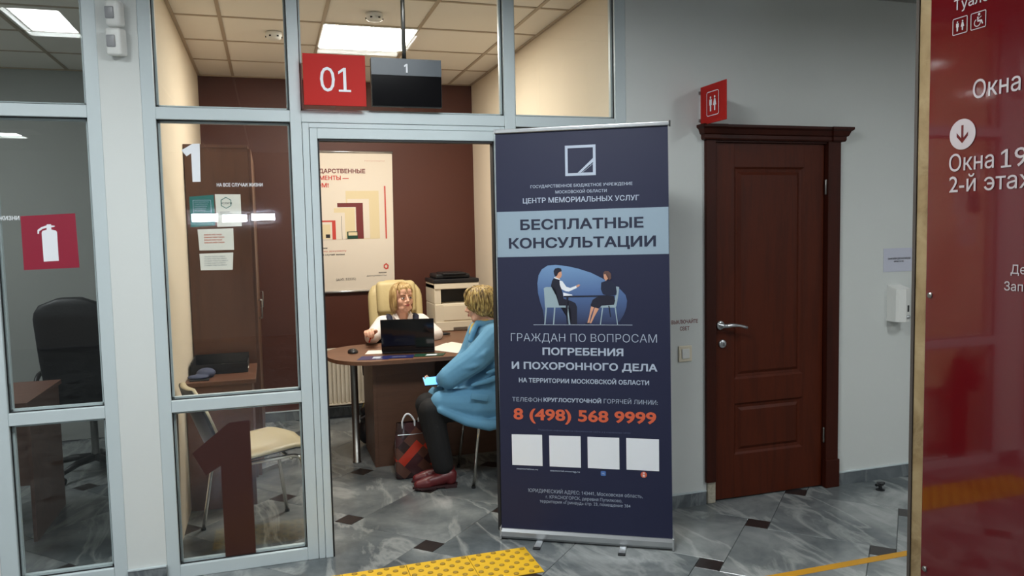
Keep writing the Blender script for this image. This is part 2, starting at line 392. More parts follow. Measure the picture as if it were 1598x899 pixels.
def prims(lst, T=None):
    bm = NB()
    for p in lst:
        if p[0] == 'c':
            capsule(bm, *p[1:])
        elif p[0] == 'e': ell(bm, p[1], p[2], p[3] if len(p) > 3 else None)
        elif p[0] == 'p':                     # chain of points and radii
            for (a, ra), (b, rb) in zip(p[1], p[1][1:]): capsule(bm, a, ra, b, rb)
    if T: bm.transform(T)
    return bm
def melt(bm, voxel=.006, smooth=4, extra=None):
    bmesh.ops.recalc_face_normals(bm, faces=bm.faces[:])
    me = bpy.data.meshes.new('t'); bm.to_mesh(me); bm.free(); o = bpy.data.objects.new('t', me); COL.objects.link(o)
    r = o.modifiers.new('r', 'REMESH'); r.mode = 'VOXEL'; r.voxel_size = voxel
    if smooth: s = o.modifiers.new('s', 'SMOOTH'); s.factor = .5; s.iterations = smooth
    dg = bpy.context.evaluated_depsgraph_get(); dg.update()
    m2 = bpy.data.meshes.new_from_object(o.evaluated_get(dg)); bpy.data.objects.remove(o); bpy.data.meshes.remove(me)
    out = NB(); out.from_mesh(m2); bpy.data.meshes.remove(m2); return out
#PART2
# ================================================================== STRUCTURE
# ---- floor: Pythagorean tiling of large marble tiles and small dark inserts, turned 45 degrees
floor = sobj('floor', B((-5, -9, -.05), (5, 3.1, -.012)), 'skirt')
E1 = V((.7071, .7071, 0)); E2 = V((-.7071, .7071, 0)); TA, TB = .605, .115; GAP = .0022
def tilemesh(a):
    bm = NB(); h = a/2 - GAP/2; vs = []
    for z, i in ((-.012, 0), (-.0015, 0), (0, .0015)):
        vs.append([bm.verts.new(E1*(sx*(h-i)) + E2*(sy*(h-i)) + V((0, 0, z))) for sx, sy in ((-1, -1), (1, -1), (1, 1), (-1, 1))])
    for A, Bq in zip(vs, vs[1:]):
        for k in range(4): bm.faces.new((A[k], A[(k+1) % 4], Bq[(k+1) % 4], Bq[k]))
    bm.faces.new(vs[-1]); bm.faces.new(vs[0][::-1]); me = bpy.data.meshes.new('tile'); bm.to_mesh(me); bm.free(); return me
big = tilemesh(TA); small = tilemesh(TB)
big.materials.append(MT['marble']); small.materials.append(MT['insert'])
ins0 = V((.4548, -.032, 0)); P = E1*TA - E2*TB; Q = E1*TB + E2*TA
far_bm = NB()
for i in range(-26, 27):
    for j in range(-26, 27):
        c_ins = ins0 + P*i + Q*j; c_big = c_ins - E1*(TB/2) - E2*(TA+TB/2) + (E1+E2)*(TA/2)
        for c, me, nm in ((c_big, big, 'tile'), (c_ins, small, 'insert_tile')):
            if not (-4.6 < c.x < 4.6 and -8.6 < c.y < 2.95): continue
            near = -3.0 < c.x < 4.0 and -2.3 < c.y < 2.95
            if near and c.x > 1.75 and c.y > .45: continue
            if c.y > .45 and (c.x > 1.75 or c.x < -3.0): continue
            if near:
                o = bpy.data.objects.new(nm, me); COL.objects.link(o); o.parent = floor; o.location = c
            elif nm == 'tile' or True:
                t = NB(); t.from_mesh(me); t.transform(Matrix.Translation(c))
                for f in t.faces: f.material_index = 0 if nm == 'tile' else 1
                m2 = bpy.data.meshes.new('t'); t.to_mesh(m2); t.free(); far_bm.from_mesh(m2); bpy.data.meshes.remove(m2)
fo = obj('tile', far_bm, None, floor); fo['kind'] = 'stuff'; fo.data.materials.append(MT['marble']); fo.data.materials.append(MT['insert'])

# ---- walls
TOP = 2.90
XR = 1.53
sobj('wall_right', NB() if 0 else box(box(box(NB(), (1.592, 0, 0), (2.075, .14, TOP)), (2.95, 0, 0), (5, .14, TOP)), (2.075, 0, 2.09), (2.95, .14, TOP)), 'wall', 'white painted hall wall with the brown door')
sobj('wall_left', B((-.93, 0, 0), (-.767, .14, TOP)), 'wall', 'narrow white pier between the two glazed fronts')
sobj('wall_left', B((-5, 0, 0), (-1.43, .14, TOP)), 'wall')
sobj('wall_left', B((-.86, .14, 0), (-.75, 3.0, TOP)), 'cream', 'cream side wall of the lit office')
sobj('wall_right', B((XR, .057, 0), (1.592, 3.0, TOP)), 'cream', 'cream right wall of the lit office')
sobj('wall_back', B((-.86, 3.0, 0), (1.592, 3.1, TOP)), 'brownwall', 'dark brown back wall of the lit office')
sobj('wall_back', B((-3.4, 3.0, 0), (-.86, 3.1, TOP)), 'greywall', 'grey back wall of the dim office')
sobj('wall_right', B((-.97, .14, 0), (-.86, 3.0, TOP)), 'greywall')
sobj('wall_left', B((-3.4, .14, 0), (-3.3, 3.0, TOP)), 'greywall')
sobj('wall_left', B((-5.1, -9, 0), (-5, .14, TOP)), 'hallwall'); sobj('wall_right', B((5, -9, 0), (5.1, .14, TOP)), 'hallwall')
sobj('wall_front', B((-5.1, -9.1, 0), (5.1, -9, TOP)), 'hallwall')
sobj('wall_back', B((2.0, .5, 0), (3.05, .6, TOP)), 'hallwall')
# small lit clerestory windows on the far hall wall, seen only as reflections
for k, (a, b_, z0, z1) in enumerate(((-1.38, -1.0, 1.82, 1.95), (-.94, -.57, 1.81, 1.93), (-.51, -.15, 1.83, 1.94))):
    wn = struct(f'window_{k+4}', ((a+b_)/2, -8.98, z0)); obj('pane', B((a, -8.985, z0), (b_, -8.975, z1)), 'daylight', wn)
    obj('window_frame', ringrect(NB(), Frame((0, -8.97, 0), (1, 0, 0), (0, 1, 0)), a-.02, z0-.02, b_+.02, z1+.02, .02, 0), 'alu', wn)
# ---- ceiling
ceil = sobj('ceiling', B((-5.1, -9.1, TOP+.012), (5.1, 3.1, TOP+.06)), 'ceil')
tm = NB(); box(tm, (-.294, -.294, 0), (.294, .294, .01), .003, 1); tme = bpy.data.meshes.new('ceiling_tile'); tm.to_mesh(tme); tm.free(); tme.materials.append(MT['ceil'])
def ceiling_tiles(x0, x1, y0, y1, ox, oy, skip=()):
    nx0 = math.floor((x0-ox)/.6); ny0 = math.floor((y0-oy)/.6)
    for i in range(nx0, math.ceil((x1-ox)/.6)):
        for j in range(ny0, math.ceil((y1-oy)/.6)):
            a, b_ = max(x0, ox+i*.6), min(x1, ox+(i+1)*.6); c, d = max(y0, oy+j*.6), min(y1, oy+(j+1)*.6)
            if b_-a < .03 or d-c < .03: continue
            if any(s[0] <= (a+b_)/2 <= s[1] and s[2] <= (c+d)/2 <= s[3] for s in skip): continue
            o = bpy.data.objects.new('ceiling_tile', tme); COL.objects.link(o); o.parent = ceil
            o.location = ((a+b_)/2, (c+d)/2, 2.893); o.scale = ((b_-a)/.6, (d-c)/.6, 1)
    for i in range(nx0, math.ceil((x1-ox)/.6)+1):
        x = ox+i*.6
        if x0-.01 <= x <= x1+.01: obj('ceiling_rail', B((x-.011, y0, 2.888), (x+.011, y1, 2.894)), 'grid', ceil)
    for j in range(ny0, math.ceil((y1-oy)/.6)+1):
        y = oy+j*.6
        if y0-.01 <= y <= y1+.01: obj('ceiling_rail', B((x0, y-.011, 2.8885), (x1, y+.011, 2.8935)), 'grid', ceil)
    for a in ((x0, y0, x0+.02, y1), (x1-.02, y0, x1, y1), (x0, y0, x1, y0+.02), (x0, y1-.02, x1, y1)):
        obj('edge_trim', B((a[0], a[1], 2.884), (a[2], a[3], 2.892)), 'grid', ceil)
ceiling_tiles(-.75, XR, .0, 3.0, .12, .0, [(.12, .72, 1.2, 1.8)])
ceiling_tiles(-3.3, -.97, .14, 3.0, .12, .0)
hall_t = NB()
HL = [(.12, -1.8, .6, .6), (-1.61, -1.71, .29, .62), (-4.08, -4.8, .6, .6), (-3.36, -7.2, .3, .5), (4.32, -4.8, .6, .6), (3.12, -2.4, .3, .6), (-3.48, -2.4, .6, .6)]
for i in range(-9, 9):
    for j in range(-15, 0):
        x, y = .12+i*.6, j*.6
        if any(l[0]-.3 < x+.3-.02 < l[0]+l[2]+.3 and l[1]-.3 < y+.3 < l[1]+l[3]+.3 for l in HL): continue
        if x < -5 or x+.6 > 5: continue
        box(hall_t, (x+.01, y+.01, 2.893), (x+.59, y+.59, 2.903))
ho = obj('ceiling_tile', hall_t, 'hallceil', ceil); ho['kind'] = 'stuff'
# ---- baseboards
def baseboard(name, x0, x1, y=-.012, h=.075, cap=True):
    t = struct(name, ((x0+x1)/2, y, 0))
    L = .6; x = x0
    while x < x1-.01:
        e = min(x+L, x1); obj('skirting_slab', B((x+.001, y, 0), (e-.001, y+.0115, h)), 'skirt', t); x = e
    if cap: obj('cap_strip', B((x0, y-.003, h), (x1, y+.0115, h+.006)), 'alu', t)
baseboard('baseboard_right', 1.6, 2.068); baseboard('baseboard_right', 2.968, 4.98)
baseboard('baseboard_left', -.93, -.767, h=.07)
b = struct('baseboard_back', (.4, 2.99, 0))
for k in range(4): obj('skirting_slab', B((-.75+k*.57+.001, 2.988, 0), (-.75+(k+1)*.57-.001, 3.0, .08)), 'skirt', b)
obj('cap_strip', B((-.75, 2.984, .08), (XR, 3.0, .088)), 'alu', b)

# ---- glazed aluminium fronts
def member(a, b_, par, m='alu', y0=0, y1=.055, name='frame_member'):
    return obj(name, B((a[0], y0, a[1]), (b_[0], y1, b_[1]), .003), m, par)
def pane(x0, x1, z0, z1, par, bead=.012):
    obj('pane', B((x0-.004, .026, z0-.004), (x1+.004, .032, z1+.004)), 'glass', par)
    bm = NB(); g = .004
    for a in ((x0, z0, x1, z0+g), (x0, z1-g, x1, z1), (x0, z0, x0+g, z1), (x1-g, z0, x1, z1)): box(bm, (a[0], .018, a[1]), (a[2], .026, a[3]))
    obj('gasket', bm, 'gasket', par)
    bm = NB()
    for a in ((x0, z0, x1, z0+bead), (x0, z1-bead, x1, z1), (x0, z0, x0+bead, z1), (x1-bead, z0, x1, z1)): box(bm, (a[0], .032, a[1]), (a[2], .055, a[3]))
    obj('glazing_bead', bm, 'alu', par)
HT = 2.885
def front(name, xa, pl, pr, xb, zb=.06):
    w_ = struct(name, ((xa+xb)/2, 0, 0))
    member((xa, 0), (pl, HT), w_); member((pr, 0), (xb, HT), w_)
    for z0, z1 in ((0, zb), (.782, .837), (2.112, 2.166), (2.82, HT)): member((pl, z0), (pr, z1), w_, name='rail')
    for z0, z1 in ((zb, .782), (.837, 2.112), (2.166, 2.82)): pane(pl, pr, z0, z1, w_)
    return w_
front('window_1', -1.43, -1.362, -.986, -.93, .09)
front('window_2', -.767, -.712, -.136, -.085)
w3 = struct('window_3', (1.25, 0, 0))
member((.914, 0), (.973, HT), w3); member((1.53, 0), (1.592, HT), w3)
for z0, z1 in ((0, .06), (.782, .837), (2.112, 2.166), (2.82, HT)): member((.973, z0), (1.53, z1), w3, name='rail')
for z0, z1 in ((.06, .782), (.837, 2.112), (2.166, 2.82)): pane(.973, 1.53, z0, z1, w3)
d1 = struct('door_1', (.42, 0, 0))
obj('transom', B((-.085, 0, 2.112), (.914, .055, 2.166), .003), 'alu', d1); obj('top_rail', B((-.085, 0, 2.82), (.914, .055, HT), .003), 'alu', d1)
pane(-.0845, .9135, 2.166, 2.82, d1)
obj('jamb', B((-.083, 0, 0), (-.053, .05, 2.11), .002), 'alu', d1); obj('jamb', B((.886, 0, 0), (.912, .05, 2.11), .002), 'alu', d1)
obj('jamb', B((-.051, -.006, 0), (-.016, .06, 2.085), .003), 'alu', d1); obj('jamb', B((.853, -.006, 0), (.884, .06, 2.085), .003), 'alu', d1)
obj('door_head', B((-.016, -.006, 2.036), (.853, .06, 2.085), .003), 'alu', d1); obj('door_head', B((-.053, 0, 2.087), (.886, .05, 2.110), .002), 'alu', d1)
g = NB(); box(g, (-.016, .0, 0), (-.008, .05, 2.036)); box(g, (.846, 0, 0), (.853, .05, 2.036)); box(g, (-.016, 0, 2.026), (.853, .05, 2.036))
obj('gasket', g, 'gasket', d1)

# ---- brown door
d2 = struct('door_2', (2.5, 0, 0))
lf = NB(); LX0, LX1, LZ0, LZ1, LY = 2.133, 2.874, .008, 2.05, .012
def panelrect(bm, x0, z0, x1, z1):
    y = LY
    ys = [(0, y), (.012, y+.010), (.028, y+.012), (.045, y+.003), (.05, y+.003)]
    rings = [[bm.verts.new((a, yy, c)) for a, c in ((x0+i, z0+i), (x1-i, z0+i), (x1-i, z1-i), (x0+i, z1-i))] for i, yy in ys]
    for A, Bq in zip(rings, rings[1:]):
        for k in range(4): bm.faces.new((A[k], A[(k+1) % 4], Bq[(k+1) % 4], Bq[k]))
    bm.faces.new(rings[-1])
UX0, UX1 = 2.268, 2.735
for a in ((LX0, LZ0, UX0, LZ1), (UX1, LZ0, LX1, LZ1)): box(lf, (a[0], LY, a[1]), (a[2], LY+.04, a[3]), .001, 1)
for a in ((UX0, LZ0, UX1, .26), (UX0, .562, UX1, .702), (UX0, 1.916, UX1, LZ1)): box(lf, (a[0], LY, a[1]), (a[2], LY+.04, a[3]))
box(lf, (UX0, LY+.02, .2), (UX1, LY+.035, 1.95))
leaf = obj('door_leaf', lf, 'mahog', d2)
for z0, z1 in ((.26, .562), (.702, 1.916)):
    q = NB(); panelrect(q, UX0, z0, UX1, z1); bmesh.ops.recalc_face_normals(q, faces=q.faces[:]); obj('door_panel', q, 'mahog', d2)
obj('casing', B((2.066, -.022, .125), (2.128, .1, 2.075), .003), 'mahogdark', d2)
obj('casing', B((2.878, -.022, 0), (2.966, .1, 2.075), .003), 'mahogdark', d2)
obj('chipped_jamb_foot', B((2.078, -.01, 0), (2.13, .1, .125), .004), 'rawwood', d2)
obj('casing', B((2.128, -.008, 2.052), (2.878, .1, 2.088)), 'mahogdark', d2)
pl_ = obj('plinth_block', B((2.874, -.03, 0), (2.972, 0, .17), .003), 'mahogdark', d2)
cr = NB(); Y0 = 0
def crown(bm, x0, x1, proj):                    # stacked mouldings
    prof = [(.0, 2.062, .0), (.006, 2.07, .004), (.006, 2.088, .004), (.016, 2.094, .012), (.026, 2.118, .02), (.040, 2.128, .032), (.040, 2.142, .032), (.0, 2.142, 0)]
    rings = []
    for pj, z, ex in prof:
        y = -(proj+pj); rings.append([bm.verts.new(c) for c in ((x0-ex, 0, z), (x0-ex, y, z), (x1+ex, y, z), (x1+ex, 0, z))])
    for A, Bq in zip(rings, rings[1:]):
        for k in range(3): bm.faces.new((A[k], A[k+1], Bq[k+1], Bq[k]))
    bm.faces.new(rings[-1]); bm.faces.new(rings[0][::-1])
crown(cr, 2.062, 2.97, .024); crown(cr, 2.05, 2.14, .034); crown(cr, 2.90, 2.985, .034)
bmesh.ops.recalc_face_normals(cr, faces=cr.faces[:]); obj('cornice', cr, 'mahogdark', d2)
hb = NB(); lathe(hb, (2.172, LY, 1.022), [(.025, 0), (.026, -.008), (.02, -.012), (.012, -.014), (.011, -.05)], 20, 'Y')
tube(hb, [(2.172, LY-.045, 1.022)] + arc((2.19, LY-.048, 1.022), (2.25, LY-.05, 1.03), (2.32, LY-.045, 1.005), 6), [.011, .011, .012, .011, .009, .008, .0085, .0095], 10)
o = obj('door_handle', hb, 'silver', d2, True); o['label'] = 'satin metal lever handle'
lb = NB(); lathe(lb, (2.186, LY, .915), [(.024, 0), (.024, -.008), (.017, -.011), (.006, -.012)], 20, 'Y'); box(lb, (2.183, LY-.03, .905), (2.189, LY-.008, .925), .002)
o = obj('lock_rose', lb, 'silver', d2, True)
for z in (1.80, .32):
    q = NB(); lathe(q, (2.876, -.002, z), [(.006, -.045), (.007, -.04), (.007, .04), (.006, .045)], 10); obj('hinge', q, 'steel', d2, True)

# ---- beige marble column with the red board
column = struct('trim_1', (1.95, -2.3, 0)); column['label'] = 'beige marble column behind the red board'
obj('column_facing', B((1.765, -3.1, 0), (2.15, -1.775, 2.885)), 'beige', column)
obj('corner_trim', B((1.760, -1.780, 0), (1.768, -1.768, 2.885)), 'darkwood', column)
CF = Frame((1.765, 0, 0), (0, -1, 0), (-1, 0, 0))
rb = thing('wayfinding_board', 'tall red glossy wayfinding board with white lettering on the beige marble column', 'sign', (1.757, -2.3, .2))
obj('panel', B((1.751, -2.85, .2), (1.758, -1.835, 2.8), .001), 'redboard', rb)
RF = Frame((1.75, 0, 0), (0, -1, 0), (-1, 0, 0))
for v_ in (1.349, 2.6, .45):
    q = NB(); lathe(q, (1.751, -1.853, v_), [(.009, 0), (.009, -.004), (.006, -.006)], 14, 'X'); obj('screw', q, 'steel', rb)
    q = NB(); lathe(q, (1.762, -1.853, v_), [(.006, -.008), (.006, .004)], 10, 'X'); obj('spacer', q, 'steel', rb)
PW = 'board_white'
text('Туалет', RF, 1.922, None, 2.2155, .031, PW, rb, .005)
text('Окна', RF, 1.995, 2.147, 1.9415, .054, PW, rb, .003)
text('Окна', RF, 1.9165, 2.07, 1.7345, .052, PW, rb, .003)
text('19', RF, 2.093, 2.172, 1.732, .052, PW, rb, .0, foot=True)
text('2-й этаж', RF, 1.9185, 2.205, 1.671, .048, PW, rb, .003)
text('Де', RF, 2.132, None, 1.4312, .026, PW, rb, .003)
text('Запа', RF, 2.113, None, 1.3826, .026, PW, rb, .003)
def man(bm, fr, x, y, h, d=.0018):
    poly(bm, fr, [(x+.115*h*math.cos(a*math.pi/5)*.75, y+h*.9+.115*h*math.sin(a*math.pi/5)*.75) for a in range(10)], d)
    poly(bm, fr, [(x-.15*h, y+.78*h), (x+.15*h, y+.78*h), (x+.15*h, y+.4*h), (x+.09*h, y+.4*h), (x+.08*h, y), (x-.08*h, y), (x-.09*h, y+.4*h), (x-.15*h, y+.4*h)], d)
def woman(bm, fr, x, y, h, d=.0018):
    poly(bm, fr, [(x+.115*h*math.cos(a*math.pi/5)*.75, y+h*.9+.115*h*math.sin(a*math.pi/5)*.75) for a in range(10)], d)
    poly(bm, fr, [(x-.08*h, y+.78*h), (x+.08*h, y+.78*h), (x+.2*h, y+.35*h), (x+.08*h, y+.35*h), (x+.07*h, y), (x-.07*h, y), (x-.08*h, y+.35*h), (x-.2*h, y+.35*h)], d)
def rrect(bm, fr, u0, v0, u1, v1, r, wd, d):
    def loop(u0, v0, u1, v1, r):
        o = []
        for cx, cy, a0 in ((u1-r, v1-r, 0), (u0+r, v1-r, 90), (u0+r, v0+r, 180), (u1-r, v0+r, 270)):
            for k in range(4): a = math.radians(a0+k*30); o.append((cx+r*math.cos(a), cy+r*math.sin(a)))
        return o
    A = [bm.verts.new(fr.at(u, v, d)) for u, v in loop(u0, v0, u1, v1, r)]; Bq = [bm.verts.new(fr.at(u, v, d)) for u, v in loop(u0+wd, v0+wd, u1-wd, v1-wd, max(r-wd, .0005))]
    for k in range(len(A)): bm.faces.new((A[k], A[(k+1) % len(A)], Bq[(k+1) % len(A)], Bq[k]))
q = NB(); rrect(q, RF, 1.919, 2.142, 1.971, 2.1915, .004, .0022, .0018); man(q, RF, 1.936, 2.152, .03); woman(q, RF, 1.954, 2.152, .03); obj('pictogram', q, PW, rb)
q = NB(); rrect(q, RF, 1.982, 2.142, 2.0335, 2.191, .004, .0022, .0018)
for k in range(16):                                # wheelchair: broken ring, seat and figure
    if k in (2, 3, 4): continue
    a, b_ = [math.radians(t*22.5) for t in (k, k+1)]
    poly(q, RF, [(2.005+r*math.cos(t), 2.160+r*math.sin(t)) for r, t in ((.009, a), (.0115, a), (.0115, b_), (.009, b_))], .0018)
poly(q, RF, [(2.004, 2.176), (2.008, 2.178), (2.009, 2.166), (2.020, 2.166), (2.024, 2.154), (2.021, 2.153), (2.017, 2.162), (2.005, 2.162)], .0019)
poly(q, RF, [(2.010+.004*math.cos(a*.785), 2.183+.004*math.sin(a*.785)) for a in range(8)], .0018)
poly(q, RF, [(2.008, 2.172), (2.018, 2.177), (2.018, 2.175), (2.008, 2.17)], .0018)
obj('pictogram', q, PW, rb)
q = NB(); poly(q, RF, [(1.962+.0455*math.cos(a*math.pi/20), 1.843+.0455*math.sin(a*math.pi/20)) for a in range(40)], .0016)
ar = obj('arrow_disc', q, PW, rb)
q = NB(); poly(q, RF, [(1.958, 1.87), (1.966, 1.87), (1.966, 1.832), (1.982, 1.849), (1.982, 1.837), (1.962, 1.816), (1.942, 1.837), (1.942, 1.849), (1.958, 1.832)], .0021)
obj('arrow', q, 'redboard', ar)

# ================================================================== LAMPS
def lamp(x, y, wx, wy, m, label, group=None, z=2.882, lip=0):
    t = thing('ceiling_lamp', label, 'lamp', (x+wx/2, y+wy/2, z), group)
    obj('housing', B((x, y, z), (x+wx, y+wy, 2.9)), 'white', t)
    if lip:
        for a in ((x-.012, y-.012, x, y+wy+.012), (x+wx, y-.012, x+wx+.012, y+wy+.012), (x, y-.012, x+wx, y), (x, y+wy, x+wx, y+wy+.012)): obj('frame_edge', B((a[0], a[1], z-lip), (a[2], a[3], 2.9)), 'white', t)
    f = NB(); poly(f, Frame((0, 0, 0), (1, 0, 0), (0, -1, 0)), [(0, 0)]*0, 0) if 0 else None
    q = NB(); vs = [q.verts.new(c) for c in ((x+.012, y+.012, z-.002), (x+.012, y+wy-.012, z-.002), (x+wx-.012, y+wy-.012, z-.002), (x+wx-.012, y+.012, z-.002))]
    q.faces.new(vs); obj('diffuser', q, m, t)
lamp(.12, 1.2, .6, .6, 'lampo', 'lit square ceiling panel in the office behind the hanging screen')
lamp(-3.0, .9, .6, .6, 'lamp_fill', 'added unseen ceiling panel that brightens the grey office')  # second panel is added out of view to lift the grey office
HN = ['lit hall ceiling panel in front of the glass doorway', 'narrow lit hall ceiling panel mirrored in the left glass', 'lit hall ceiling panel at the far left of the hall', 'small lit hall ceiling panel near the far hall wall', 'lit hall ceiling panel at the far right of the hall', 'added unseen hall panel that brightens the wall by the brown door', 'lit hall ceiling panel left of the narrow one']  # the panel by the brown door is added to brighten that wall
for l, nm in zip(HL, HN): lamp(l[0], l[1], l[2], l[3], 'lamp', nm, 'hall ceiling panels', 2.886, .03)
def smoke(x, y, label):
    t = thing('smoke_detector', label, 'detector', (x, y, 2.86))
    q = NB(); lathe(q, (x, y, 0), [(.03, 2.845), (.045, 2.852), (.052, 2.87), (.052, 2.888)], 24); obj('body', q, 'white', t, True)
    for k in range(6):
        a = k*math.pi/3; obj('vent_slot', B((x+.047*math.cos(a)-.006, y+.047*math.sin(a)-.006, 2.856), (x+.047*math.cos(a)+.006, y+.047*math.sin(a)+.006, 2.864)), 'gasket', t)
smoke(-.17, 1.5, 'round white ceiling detector left of the lit panel'); smoke(.40, .93, 'round white ceiling detector in front of the lit panel')
#PART3
# ================================================================== THINGS ON THE FRONT
def box_tag_child(name, a, b_, m, par, bev=0, label=None):
    o = obj(name, B(a, b_, bev), m, par)
    if label: o['label'] = label
    return o
# detectors on the pier
def detector(z, label, half):
    t = thing('motion_detector', label, 'detector', (-.845, 0, z))
    q = NB(); rbox(q, (-.034, -.030, -.055), (.034, .03, .06), .02 if half else .012, Matrix.Translation((-.848, -.03, z)) @ Matrix.Rotation(.12, 4, 'X') @ Matrix.Rotation(-.35, 4, 'Z'), 4); obj('housing', q, 'white', t, True)
    q = NB(); rbox(q, (-.026, -.035, -.02), (.012, -.0295, .03), .004, Matrix.Translation((-.848, -.03, z)) @ Matrix.Rotation(.12, 4, 'X') @ Matrix.Rotation(-.35, 4, 'Z'), 2); o = obj('lens', q, 'printer', t, True); o.data.materials.clear(); o.data.materials.append(mat('lens_grey', (150, 150, 152), .3)) if 'lens_grey' not in bpy.data.materials else o.data.materials.append(bpy.data.materials['lens_grey'])
    obj('wall_bracket', B((-.862, -.02, z-.05), (-.832, 0, z-.01), .003), 'white', t)
detector(2.55, 'upper white motion detector high on the white pier', True)
detector(2.43, 'lower white motion detector on the white pier, below its twin', False)
# numeral plates and the queue screen
t = thing('office_number_sign', 'red square sign with white number 01 above the glass doorway', 'sign', (.07, -.05, 2.18))
obj('plate', B((-.072, -.062, 2.183), (.213, -.05, 2.418), .001), 'red', t)
F1 = Frame((0, -.0625, 0), (1, 0, 0), (0, -1, 0)); text('01', F1, .003, .143, 2.247, .112, 'print_white', t, -.006, foot=True)
obj('bracket', B((.06, -.05, 2.2), (.08, 0, 2.22)), 'alu', t)
t = thing('queue_screen', 'dark switched-off queue screen with numeral 1 hung beside the 01 sign', 'screen', (.41, -.05, 2.18))
obj('case', B((.24, -.055, 2.188), (.58, -.02, 2.415), .003), 'black', t)
o = obj('header_band', B((.241, -.058, 2.335), (.579, -.055, 2.414)), None, t); o.data.materials.append(mat('dark_slate', (58, 66, 74), .4))
obj('display', B((.243, -.0575, 2.191), (.577, -.055, 2.334)), 'screen', t)
text('1', Frame((0, -.0585, 0), (1, 0, 0), (0, -1, 0)), .397, None, 2.348, .042, 'print_white', t, .03)
q = NB(); tube(q, [(.403, -.035, 2.41), (.403, -.035, 2.889)], .011, 12); obj('hanging_rod', q, 'steel', t, True)
obj('ceiling_plate', B((.373, -.065, 2.876), (.433, -.005, 2.889)), 'steel', t)
obj('bracket', B((.39, -.02, 2.2), (.41, 0, 2.22)), 'alu', t)
# things stuck on the glass (front face of the panes at y=.026)
GO = Frame((0, .0255, 0), (1, 0, 0), (0, -1, 0)); GF = Frame((0, .0335, 0), (1, 0, 0), (0, -1, 0))
S_ = 3.8133/3.7878                               # panes lie 25 mm behind the frame face
def g(x, z): return (-.2517 + (x+.2517)*S_, 1.5807 + (z-1.5807)*S_)
GF = GO
def sticker(name, label, cat, pts, m, group=None):
    pts = [g(*p) for p in pts]; c = pts[0]
    t = thing(name, label, cat, (sum(p[0] for p in pts)/len(pts), .025, min(p[1] for p in pts)), group)
    obj('sheet', poly(NB(), GF, pts, .001, .0008), m, t); return t
def gtext(body, x0, x1, z0, cap, m, t, bold=0, d=.0016):
    a = g(x0, z0); b_ = g(x1, z0) if x1 is not None else (None,)
    return text(body, GF, a[0], b_[0], a[1], cap*S_, m, t, bold, d)
t = sticker('extinguisher_sign', 'crimson square sticker with white fire extinguisher on the left glass', 'sign', [(-1.264, 1.457), (-1.051, 1.461), (-1.055, 1.698), (-1.264, 1.688)], 'wine')
ext = [(-1.187, 1.491), (-1.129, 1.493), (-1.129, 1.618), (-1.134, 1.625), (-1.150, 1.629), (-1.150, 1.638), (-1.137, 1.641), (-1.136, 1.645), (-1.150, 1.647), (-1.150, 1.652), (-1.166, 1.652), (-1.168, 1.647), (-1.188, 1.640), (-1.203, 1.628), (-1.204, 1.612), (-1.198, 1.612), (-1.197, 1.622), (-1.184, 1.632), (-1.168, 1.637), (-1.168, 1.629), (-1.184, 1.624), (-1.188, 1.616)]
obj('pictogram', poly(NB(), GF, [g(*p) for p in ext], .0016), 'print_white', t)
t = thing('window_lettering', 'short white lettering on the left glass beside the crimson sticker', 'lettering', (-1.31, .025, 1.67))
gtext('ЖИЗНИ', -1.345, -1.268, 1.672, .018, 'print_white', t, .02)
one = [(0, .80), (.0, 1), (1, 1)]
GF = GO
t = sticker('window_numeral', 'white numeral 1 stuck high on the glass above the notices', 'numeral', [(-.6135, 1.975), (-.593, 1.948), (-.573, 1.962), (-.573, 1.833), (-.539, 1.834), (-.535, 2.006), (-.566, 2.004)], 'print_white')
t = sticker('floor_level_numeral', 'huge dark brown numeral 1 stuck on the low glass pane', 'numeral', [(-.634, .585), (-.580, .475), (-.513, .513), (-.512, .062), (-.375, .062), (-.377, .719), (-.470, .714)], 'brownfilm')
t = thing('window_lettering', 'white line of lettering on the glass right of the white numeral', 'lettering', (-.37, .025, 1.81))
gtext('НА ВСЕ СЛУЧАИ ЖИЗНИ', -.471, -.271, 1.812, .016, 'print_white', t, .02)
GF = Frame((0, .0345, 0), (1, 0, 0), (0, -1, 0))
t = sticker('notice', 'green notice taped to the glass, left of the hexagon one', 'notice', [(-.591, 1.629), (-.486, 1.635), (-.487, 1.775), (-.591, 1.767)], 'green', 'notices taped to the glass')
q = NB(); ringrect(q, GF, *g(-.577, 1.69), *g(-.50, 1.752), .002, .0017); obj('printed_frame', q, 'print_pale', t)
for k in range(5): gtext('ГОСУДАРСТВЕННЫЕ УСЛУГИ' if k % 2 else 'МОИ ДОКУМЕНТЫ', -.57, -.51 - .004*k, 1.74-k*.0095, .005, 'print_pale', t)
t = sticker('notice', 'cream notice with a dark hexagon emblem taped to the glass', 'notice', [(-.478, 1.628), (-.371, 1.630), (-.371, 1.777), (-.482, 1.778)], 'paper', 'notices taped to the glass')
q = NB(); hx = [g(-.435+.026*math.cos(math.radians(a)), 1.738+.027*math.sin(math.radians(a))) for a in range(30, 390, 60)]; hi = [g(-.435+.0225*math.cos(math.radians(a)), 1.738+.0235*math.sin(math.radians(a))) for a in range(30, 390, 60)]
for k in range(6): poly(q, GF, [hx[k], hx[(k+1) % 6], hi[(k+1) % 6], hi[k]], .0017)
obj('printed_emblem', q, 'green', t); gtext('УСЛУГИ', -.458, -.41, 1.732, .008, 'print_black', t, .02)
for k in range(2): gtext('ПОРТАЛ УСЛУГ', -.463, -.42+.008*k, 1.693-k*.009, .005, 'print_black', t, .02)
t = sticker('notice', 'cream notice with red lines of print taped below the hexagon one', 'notice', [(-.559, 1.522), (-.410, 1.521), (-.409, 1.621), (-.563, 1.618)], 'paper', 'notices taped to the glass')
